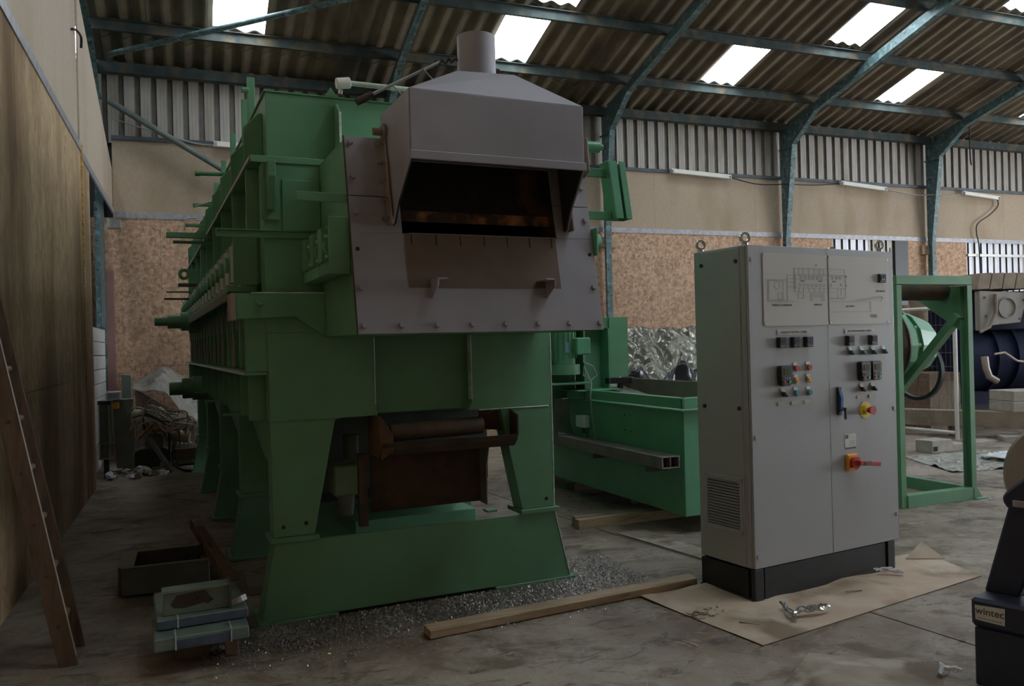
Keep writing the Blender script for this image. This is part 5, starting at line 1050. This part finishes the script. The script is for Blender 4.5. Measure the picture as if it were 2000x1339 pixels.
# ================================================================== JUNK HEAP by the opening, back left
def junk(m, name, mt, label, cat, **k): return tag(m.make(name, mt, **k), label, cat)
rnd = random.Random(21)
junk(MB().prism([(-0.98, 0.0), (-0.76, 0.0), (-0.76, 0.99), (-1.03, 0.99)], 'y', 12.25, 12.31), 'steel_plate', JUNKG, 'tall olive steel plate leaning left of the junk heap', 'plate', bevel=0.01)
junk(MB().prism([(-0.90, 0.0), (-0.79, 0.0), (-0.80, 1.30), (-0.92, 1.32)], 'y', 12.5, 12.6), 'box_section', mat('grey_green_box_section', (0.27, 0.32, 0.29), 0.5), 'grey green upright box section behind the junk heap', 'box section', bevel=0.005)
t = thing('connector_box', 'pale grey connector box on top of the olive plate by the opening', 'box', (-1.0, 12.16, 0.99)); MB().box(-0.08, 0.10, -0.08, 0.08, 0.0, 0.11).make('box_shell', mat('pale_grey_box', (0.5, 0.5, 0.5), 0.5), t, bevel=0.01); MB().box(-0.06, 0.08, -0.084, -0.08, 0.02, 0.09).make('box_lid', TRIM, t)
junk(MB().box(-1.02, -0.935, 12.18, 12.25, 0.86, 0.95), 'yellow_plug', AMB, 'small yellow plug fixed to the olive plate at the junk heap', 'plug', bevel=0.01)
lp = thing('hanging_lantern', 'dark wire cage lantern standing at the opening edge', 'lantern', (-1.06, 11.75, 0))
MB().cyl((0, 0, 0.26), (0, 0, 0.95), 0.075, n=16).make('lantern_body', mat('smoky_glass', (0.10, 0.10, 0.08), 0.2), lp, smooth=True); MB().cyl((0, 0, 0.95), (0, 0, 1.0), 0.09, n=16).make('lantern_cap', BLACKP, lp); MB().ring((0, 0, 0.45), (0, 0, 1), 0.095, 0.087, 0.015, 20).make('cage_ring', JUNKG, lp); MB().ring((0, 0, 0.25), (0, 0, 1), 0.09, 0.05, 0.02, 20).make('base_ring', JUNKG, lp); MB().box(-0.03, 0.03, -0.03, 0.03, 0.0, 0.26).make('stem', BLACKP, lp)
for i in range(4): MB().cyl((0.088 * math.cos(i * 1.57 + .5), 0.088 * math.sin(i * 1.57 + .5), 0.28), (0.088 * math.cos(i * 1.57 + .5), 0.088 * math.sin(i * 1.57 + .5), 0.95), 0.005, n=5).make('cage_wire', CHROME, lp)
specs = [((-0.72, 12.3, 0.74), 0.18, 0.16, 0.18, 0.3, JUNKC, 'cream enamel housing at the left of the junk heap'), ((-0.46, 12.35, 0.68), 0.20, 0.2, 0.34, -0.2, JUNKC, 'cream enamel housing in the middle of the junk heap'),
         ((-0.52, 12.2, 0.42), 0.24, 0.2, 0.2, 0.1, JUNKG, 'olive drum shaped casing low in the junk heap'), ((-0.22, 12.4, 0.62), 0.2, 0.2, 0.2, 0.5, JUNKC, 'small cream gear casing at the right of the junk heap'), ((-0.55, 12.5, 0.15), 0.5, 0.3, 0.28, 0.0, SCRAPB, 'dark motor casing under the junk heap'),
         ((-0.12, 12.6, 0.17), 0.3, 0.25, 0.3, 0.2, JUNKG, 'olive casing on the floor at the right of the junk heap')]
for (c, a, b, h_, tw, mt_, lab) in specs:
    t = thing('machine_casing', lab, 'casing', c, tw)
    MB().prism([(-a / 2, -h_ / 2), (a / 2, -h_ / 2), (a / 2, h_ * 0.3), (a * 0.3, h_ / 2), (-a * 0.3, h_ / 2), (-a / 2, h_ * 0.3)], 'y', -b / 2, b / 2).make('casing_shell', mt_, t, bevel=0.015)
    MB().cyl((0, -b / 2 - 0.03, 0), (0, -b / 2, 0), min(a, h_) * 0.33, n=14).make('casing_cap', mt_, t, smooth=True)
    MB().box(a * 0.2, a * 0.45, -b / 2 - 0.015, -b / 2, -h_ * 0.4, -h_ * 0.2).make('casing_tab', GALV, t)
junk(MB().cyl((-0.34, 12.15, 0.49), (-0.06, 12.1, 0.43), 0.08, n=16), 'motor_barrel', mat('pale_cream_barrel', (0.42, 0.40, 0.30), 0.5), 'pale cream motor barrel lying right of the junk heap', 'motor', smooth=True)
junk(MB().bar((-0.57, 12.0, 0.47), (-0.30, 11.9, 0.03), 0.09, 0.04), 'flat_bar', JUNKG, 'olive flat bar sloping down in front of the junk heap', 'bar')
junk(MB().bar((-0.25, 12.0, 0.22), (0.12, 12.05, 0.22), 0.14, 0.15), 'timber_beam', WOODD, 'dark brown timber beam behind the cables near the furnace', 'beam')
cols = [CABLEG, CABLEW, CABLEK, CABLEO, CABLEG, CABLEW]
cn = ['grey', 'cream', 'black', 'orange brown']
for k in range(22):
    x0, x1 = rnd.uniform(-0.85, -0.5), rnd.uniform(-0.45, -0.05)
    z0, z1 = rnd.uniform(0.25, 0.85), rnd.uniform(0.15, 0.8); zt = rnd.uniform(0.6, 0.98); y = 12.05 + rnd.uniform(-0.1, 0.25)
    mt_ = cols[k % 6]
    pts = [(x0, y, z0), (x0 * 0.7 + x1 * 0.3 + rnd.uniform(-0.1, 0.1), y - 0.1, zt), (x0 * 0.3 + x1 * 0.7, y - 0.12 + rnd.uniform(-0.1, 0.1), zt - rnd.uniform(0, 0.15)), (x1 + rnd.uniform(0, 0.1), y, (z1 + zt) / 2), (x1 * 0.8, y + 0.05, z1 - 0.1)]
    o = cable('cable', pts, rnd.choice((0.009, 0.012, 0.015)), mt_, 'loose %s cable tangled in the junk heap' % {CABLEG: 'grey', CABLEW: 'cream', CABLEK: 'black', CABLEO: 'orange brown'}[mt_], 5)
    o['group'] = 'tangled cables of the junk heap'
cable('hose', [(-0.25, 12.0, 0.40), (-0.28, 11.9, 0.15), (-0.15, 11.8, 0.03), (0.05, 11.75, 0.03), (0.15, 11.9, 0.09)], 0.016, CABLEK, 'black hose looping over the floor from the junk heap towards the furnace')
for k in range(46):         # rubble and paper at the foot of the heap
    x, y = -1.02 + 0.68 * rnd.random(), 11.75 + rnd.uniform(-0.25, 0.35); s_ = rnd.uniform(0.03, 0.09)
    o = MB().prism([(-s_, -s_ * 0.5), (s_ * 0.3, -s_ * 0.7), (s_, 0.1 * s_), (s_ * 0.4, s_ * 0.6), (-s_ * 0.6, s_ * 0.5)], 'z', 0, s_ * rnd.uniform(0.2, 0.8)).make('rubble_lump', rnd.choice((CONC, JUNKC, WOODG, WHITEFOIL)), bevel=0.004, loc=(x, y, 0.002 + 0.02 * (k % 3)))
    o.rotation_euler = (rnd.uniform(-0.3, 0.3), rnd.uniform(-0.3, 0.3), rnd.random() * 6); tag(o, 'small rubble lump at the foot of the junk heap', 'rubble', 'rubble at the foot of the junk heap')
def heap(pts_fn, nx, ny, name, mt, label, cat, smooth=True):
    vs = [pts_fn(i / nx, j / ny) for j in range(ny + 1) for i in range(nx + 1)]; N = nx + 1
    fs = [(j * N + i, j * N + i + 1, (j + 1) * N + i + 1, (j + 1) * N + i) for j in range(ny) for i in range(nx)]
    o = MB().add(vs, fs).make(name, mt, solid=0.006, closed=False, smooth=smooth); return tag(o, label, cat)
def fold(x, y, s): return math.sin(x * 7.1 * s + y * 3.3) * 0.5 + math.sin(x * 13.7 * s - y * 9.1 + 1.3) * 0.3 + math.sin(x * 23 + y * 17 * s + 0.5) * 0.2
heap(lambda u, v: (-0.82 + 1.0 * u, 13.1 + 0.8 * v - 0.15 * math.sin(u * 5), (1.17 + 0.0 * u + 0.21 * math.exp(-((u - 0.40) / 0.22) ** 2)) + 0.02 * fold(u * 2, v * 2, 1) - (1 - v) ** 1.5 * (0.10 + 0.62 * u)), 30, 16, 'tarpaulin', POLY, 'pale grey tarpaulin thrown over boards at the back wall', 'tarpaulin')
junk(MB().add([(-0.78, 13.0, 1.06), (0.15, 12.95, 0.42), (0.15, 13.9, 0.38), (-0.78, 13.9, 1.02), (-0.78, 13.0, 0.0), (0.15, 12.95, 0.0), (0.15, 13.9, 0.0), (-0.78, 13.9, 0.0)], [(0, 3, 2, 1), (4, 5, 6, 7), (0, 1, 5, 4), (1, 2, 6, 5), (2, 3, 7, 6), (3, 0, 4, 7)]), 'board_stack', WOODD, 'brown sloping board stack under the pale tarpaulin', 'boards')
for k in range(7):
    o = MB().box(-1.02, -0.86, 13.6, 14.0, 0.05 + 0.17 * k, 0.05 + 0.17 * k + 0.10).make('brick_stack', PINK, bevel=0.004); tag(o, 'pinkish slab stacked in the back left corner', 'slab', 'pinkish slabs stacked in the back left corner')
    if k: o.location.z = -0.066 * k

# ================================================================== BEHIND THE TANK AND ON THE RIGHT
def drape(u, v):
    x = 5.75 + 3.3 * u; front = 1 - v
    top = 1.84 + 0.06 * math.sin(u * 5 + 2.4) - 0.35 * max(0, 0.16 - u) * 6
    dz = max(0, (front - 0.30) / 0.70)
    cr = 0.0
    for (uc, w, amp) in ((0.10, 0.05, 0.10), (0.24, 0.035, -0.12), (0.35, 0.03, 0.13), (0.47, 0.05, -0.08), (0.60, 0.04, 0.1), (0.8, 0.05, -0.1)):
        cr += amp * math.exp(-((u - uc - 0.10 * (front - 0.5)) / w) ** 2) * min(1, dz * 2.2)
    lf = 0.09 * math.sin(front * 21 + u * 5 + 1.2 * math.sin(u * 9)) * max(0, (front - 0.72) / 0.28)
    y = 11.75 - 1.0 * front - 0.35 * dz * dz + cr + lf + 0.03 * fold(u * 4, front * 3, 1.7)
    z = top - 1.35 * dz ** 1.15 + 0.03 * fold(u * 3, front * 2, 2)
    return (x, y, max(0.02, z))
heap(drape, 110, 60, 'foil_covered_pile', FOIL, 'pile wrapped in crumpled silver grey sheeting behind the green tank', 'covered pile', smooth=True)
heap(lambda u, v: (5.75 + 3.3 * u, 10.35 + 0.12 * v + 0.06 * fold(u * 6, v * 2, 1.2), 0.02 + (1.12 + 0.22 * fold(u * 2.6, 0.4, 1)) * v), 70, 16, 'black_film', BLACKFILM, 'glossy black film bunched under the silver sheeting behind the tank', 'film', smooth=True)
# timber beams, crates and blocks on the right
dv = Vector((0.5, -0.866, 0))
def beamr(name, p, L_, w, h_, z, mt, label, cat):
    a = Vector((p[0], p[1], z + h_ / 2)); return junk(MB().bar(a, a + dv * L_, w, h_), name, mt, label, cat, bevel=0.004)
PX = mat('rusty_brown_plate', (0.12, 0.07, 0.035), 0.7, var=0.2)
beamr('timber_beam', (10.3, 10.6), 3.4, 0.28, 0.24, 0.16, WOODG, 'long grey timber beam on the floor behind the green stand', 'beam')
for i, t_ in enumerate((0.4, 1.5, 2.6)):
    p = Vector((10.3, 10.6, 0)) + dv * t_; junk(MB().box(p.x - 0.15, p.x + 0.15, p.y - 0.1, p.y + 0.1, 0.0, 0.16), 'beam_packer', WOODD, ['packer block under the left end of the long timber beam', 'packer block under the middle of the long timber beam', 'packer block under the right end of the long timber beam'][i], 'block')
o = junk(MB().box(-0.3, 0.3, -0.3, 0.3, 0.0, 0.95), 'wooden_crate', WOODD, 'tall brown wooden crate behind the mesh fence panel', 'crate', bevel=0.006); o.location = (11.48, 10.2, 0.0); o.rotation_euler = (0, 0, R(-8))
def cblock(p, z, rz, label): o = junk(MB().box(-0.42, 0.42, -0.26, 0.26, 0, 0.155), 'concrete_block', CONC, label, 'block', bevel=0.008); o.location = (p[0], p[1], z); o.rotation_euler = (0, 0, R(rz)); return o
cblock((11.72, 8.72), 0.40, -14, 'lower grey concrete block on the timber beam at right'); cblock((11.74, 8.73), 0.558, -14, 'upper grey concrete block on the timber beam at right')
mt_ = thing('blue_motor', 'big dark blue motor with a grey terminal panel behind the green stand', 'motor', (11.62, 9.676, 0), R(-10))
MB().cyl((0.16, 0.62, 1.18), (2.6, 0.62, 1.18), 0.62, n=36).make('motor_barrel', NAVYB, mt_, smooth=True); MB().box(0.3, 2.4, 0.3, 1.0, 0.40, 0.62).make('motor_feet', NAVYB, mt_)
MB().ring((0.62, 0.62, 1.18), (1, 0, 0), 0.66, 0.60, 0.05, 36).make('motor_band', NAVYB, mt_, smooth=True)
MB().ring((1.0, 0.62, 1.18), (1, 0, 0), 0.66, 0.60, 0.05, 36).make('motor_band', NAVYB, mt_, smooth=True)
MB().box(0.2, 2.5, 0.1, 1.1, 1.62, 2.26).make('terminal_housing', NAVYB, mt_, bevel=0.02)
MB().box(0.0, 2.6, 0.9, 1.3, 0.0, 1.0).make('motor_plinth', BLACKM, mt_)
MB().prism([(0.16, 1.62), (0.36, 1.70), (0.92, 1.74), (1.08, 2.22), (0.16, 2.26)], 'y', -0.16, -0.05).make('terminal_panel', mat('dusty_grey_panel', (0.27, 0.245, 0.22), 0.6, var=0.15), mt_, bevel=0.01)
MB().ring((0.66, -0.165, 1.98), (0, -1, 0), 0.17, 0.15, 0.02, 24).make('panel_ring', INK, mt_, smooth=True); MB().tube([(0.45, -0.18, 2.2), (0.42, -0.2, 1.9), (0.30, -0.2, 1.68), (0.12, -0.2, 1.60)], 0.025).make('panel_pipe', WOODG, mt_, smooth=True)
for (x, z) in ((0.25, 2.15), (0.27, 1.85), (0.98, 2.1), (0.9, 1.8)): MB().cyl((x, -0.17, z), (x, -0.155, z), 0.02, n=8).make('panel_bolt', INKD, mt_)
pb = MB().box(1.06, 1.60, -0.20, -0.17, 1.60, 2.24).make('drilled_plate', PX, mt_)
for i in range(3):
    for j in range(5): MB().cyl((1.15 + 0.17 * i, -0.206, 1.68 + 0.12 * j), (1.15 + 0.17 * i, -0.198, 1.68 + 0.12 * j), 0.025, n=8).make('plate_hole', SOOTHOLLOW, pb)
MB().tube([(0.28, -0.1, 1.2), (0.30, -0.1, 1.02), (0.34, -0.12, 0.88), (0.47, -0.14, 0.80)], 0.055, 8).make('hose_elbow', mat('tan_hose', (0.36, 0.29, 0.23), 0.5), mt_, smooth=True)
MB().tube([(0.45, -0.12, 1.24), (0.62, -0.14, 1.26), (0.85, -0.14, 1.12), (1.15, -0.14, 1.08), (1.5, -0.14, 1.15)], 0.018).make('lead', CABLEW, mt_, smooth=True)
lidt = thing('plank_lid', 'dusty pale plank lid lying on top of the blue motor', 'lid', (11.64, 9.67, 0), R(-10))
for k in range(5): MB().prism([(0.1 + 0.235 * k, 2.28), (0.1 + 0.235 * k + 0.225, 2.29), (0.1 + 0.235 * k + 0.285, 2.55), (0.1 + 0.235 * k + 0.06, 2.54)], 'y', -0.16, 0.9).make('plank', WOODG if k < 4 else WOODD, lidt, bevel=0.006)
# mesh fence panel
fpn = thing('mesh_fence_panel', 'white framed wire mesh fence panel standing behind the green stand', 'fence panel', (10.64, 9.02, 0), R(4))
MB().cyl((0, 0, 0), (0, 0, 2.0), 0.03, n=10).make('panel_post', WHITEP, fpn, smooth=True); MB().cyl((0, 2.4, 0), (0, 2.4, 2.0), 0.03, n=10).make('panel_post', WHITEP, fpn, smooth=True)
MB().cyl((0, 0.03, 0.10), (0, 2.37, 0.10), 0.025, n=8).make('panel_rail', WHITEP, fpn, smooth=True); MB().cyl((0, 0.03, 1.98), (0, 2.37, 1.98), 0.025, n=8).make('panel_rail', WHITEP, fpn, smooth=True)
m = MB()
for k in range(30): m.cyl((0, 0.08 + 0.078 * k, 0.12), (0, 0.08 + 0.078 * k, 1.96), 0.0024, n=4, caps=False)
for k in range(9): m.cyl((0, 0.03, 0.25 + 0.21 * k), (0, 2.37, 0.25 + 0.21 * k), 0.0024, n=4, caps=False)
o = m.make('wire_mesh', DGALV, fpn); o['kind'] = 'stuff'
# red canister, film and pipes seen through the stand
rc = thing('red_canister', 'red canister standing behind the mesh fence beyond the cabinet', 'canister', (11.95, 11.3, 0)); MB().cyl((0, 0, 0), (0, 0, 0.85), 0.16, n=18).make('canister_body', REDP, rc, smooth=True); MB().cyl((0, 0, 0.85), (0, 0, 0.95), 0.16, 0.05, n=18).make('canister_shoulder', REDP, rc, smooth=True); MB().cyl((0, 0, 0.95), (0, 0, 1.02), 0.04, n=10).make('valve', GALV, rc)
heap(lambda u, v: (12.2 + 0.55 * u, 11.2 + 0.3 * v, 0.05 + 0.75 * (1 - abs(2 * u - 1)) * (0.4 + 0.6 * v) + 0.06 * fold(u * 3, v * 3, 2)), 16, 10, 'white_film_bundle', WHITEFOIL, 'crumpled white film bundle next to the red canister', 'film', smooth=False)
for i, (x, r_, l) in enumerate(((13.2, 0.22, 'leftmost brown grey pipe standing against the back wall'), (13.9, 0.26, 'middle brown grey pipe standing against the back wall'), (14.6, 0.24, 'rightmost brown grey pipe standing against the back wall'))):
    t = thing('standing_pipe', l, 'pipe', (x, 13.2, 0)); MB().ring((0, 0, 0), (0, 0, 1), r_, r_ - 0.03, 2.0 + 0.2 * i, 20).make('pipe_wall', WOODG if i != 1 else RUSTLIT, t, smooth=True); MB().ring((0, 0, 1.6), (0, 0, 1), r_ + 0.02, r_, 0.08, 20).make('pipe_collar', DGALV, t)
# concrete pieces and sheeting on the right floor
t = thing('concrete_kerb', 'grey stepped concrete kerb piece on the floor inside the green stand view', 'concrete piece', (9.12, 8.12, 0), R(4)); MB().prism([(0, 0), (0.72, 0), (0.72, 0.09), (0.42, 0.10), (0.38, 0.17), (0, 0.17)], 'y', 0, 0.26).make('kerb_body', CONC, t, bevel=0.006); MB().box(0.02, 0.1, -0.004, 0.0, 0.03, 0.09).make('kerb_notch', SOOTHOLLOW, t)
o = junk(MB().prism([(0, 0), (0.5, 0.05), (0.55, 0.3), (0.1, 0.28)], 'z', 0, 0.06), 'concrete_slab_piece', CONC, 'flat broken concrete slab just right of the green stand', 'concrete piece'); o.location = (10.1, 8.3, 0)
o = junk(MB().prism([(0, 0), (0.4, -0.05), (0.75, 0.1), (0.2, 0.28)], 'z', 0, 0.07), 'concrete_slab_piece', CONC, 'flat concrete slab on the floor nearer the timber beam', 'concrete piece'); o.location = (10.9, 8.45, 0)
heap(lambda u, v: (8.05 + 2.6 * u + 0.5 * v, 6.9 + 1.15 * v - 0.3 * u, 0.006 + 0.05 * max(0, fold(u * 3.3, v * 2, 1.2)) * (1 - abs(2 * v - 1) * 0.4)), 44, 20, 'floor_sheeting', POLY, 'grey plastic sheeting crumpled on the floor behind the green stand', 'sheeting', smooth=False)
heap(lambda u, v: (9.15 + 0.9 * u, 6.95 + 0.5 * v, 0.06 + 0.07 * max(0, fold(u * 4, v * 3, 2)) * (1 - abs(2 * u - 1))), 20, 10, 'film_scrap', WHITEFOIL, 'shiny white film lying on the grey floor sheeting', 'film scrap', smooth=False)
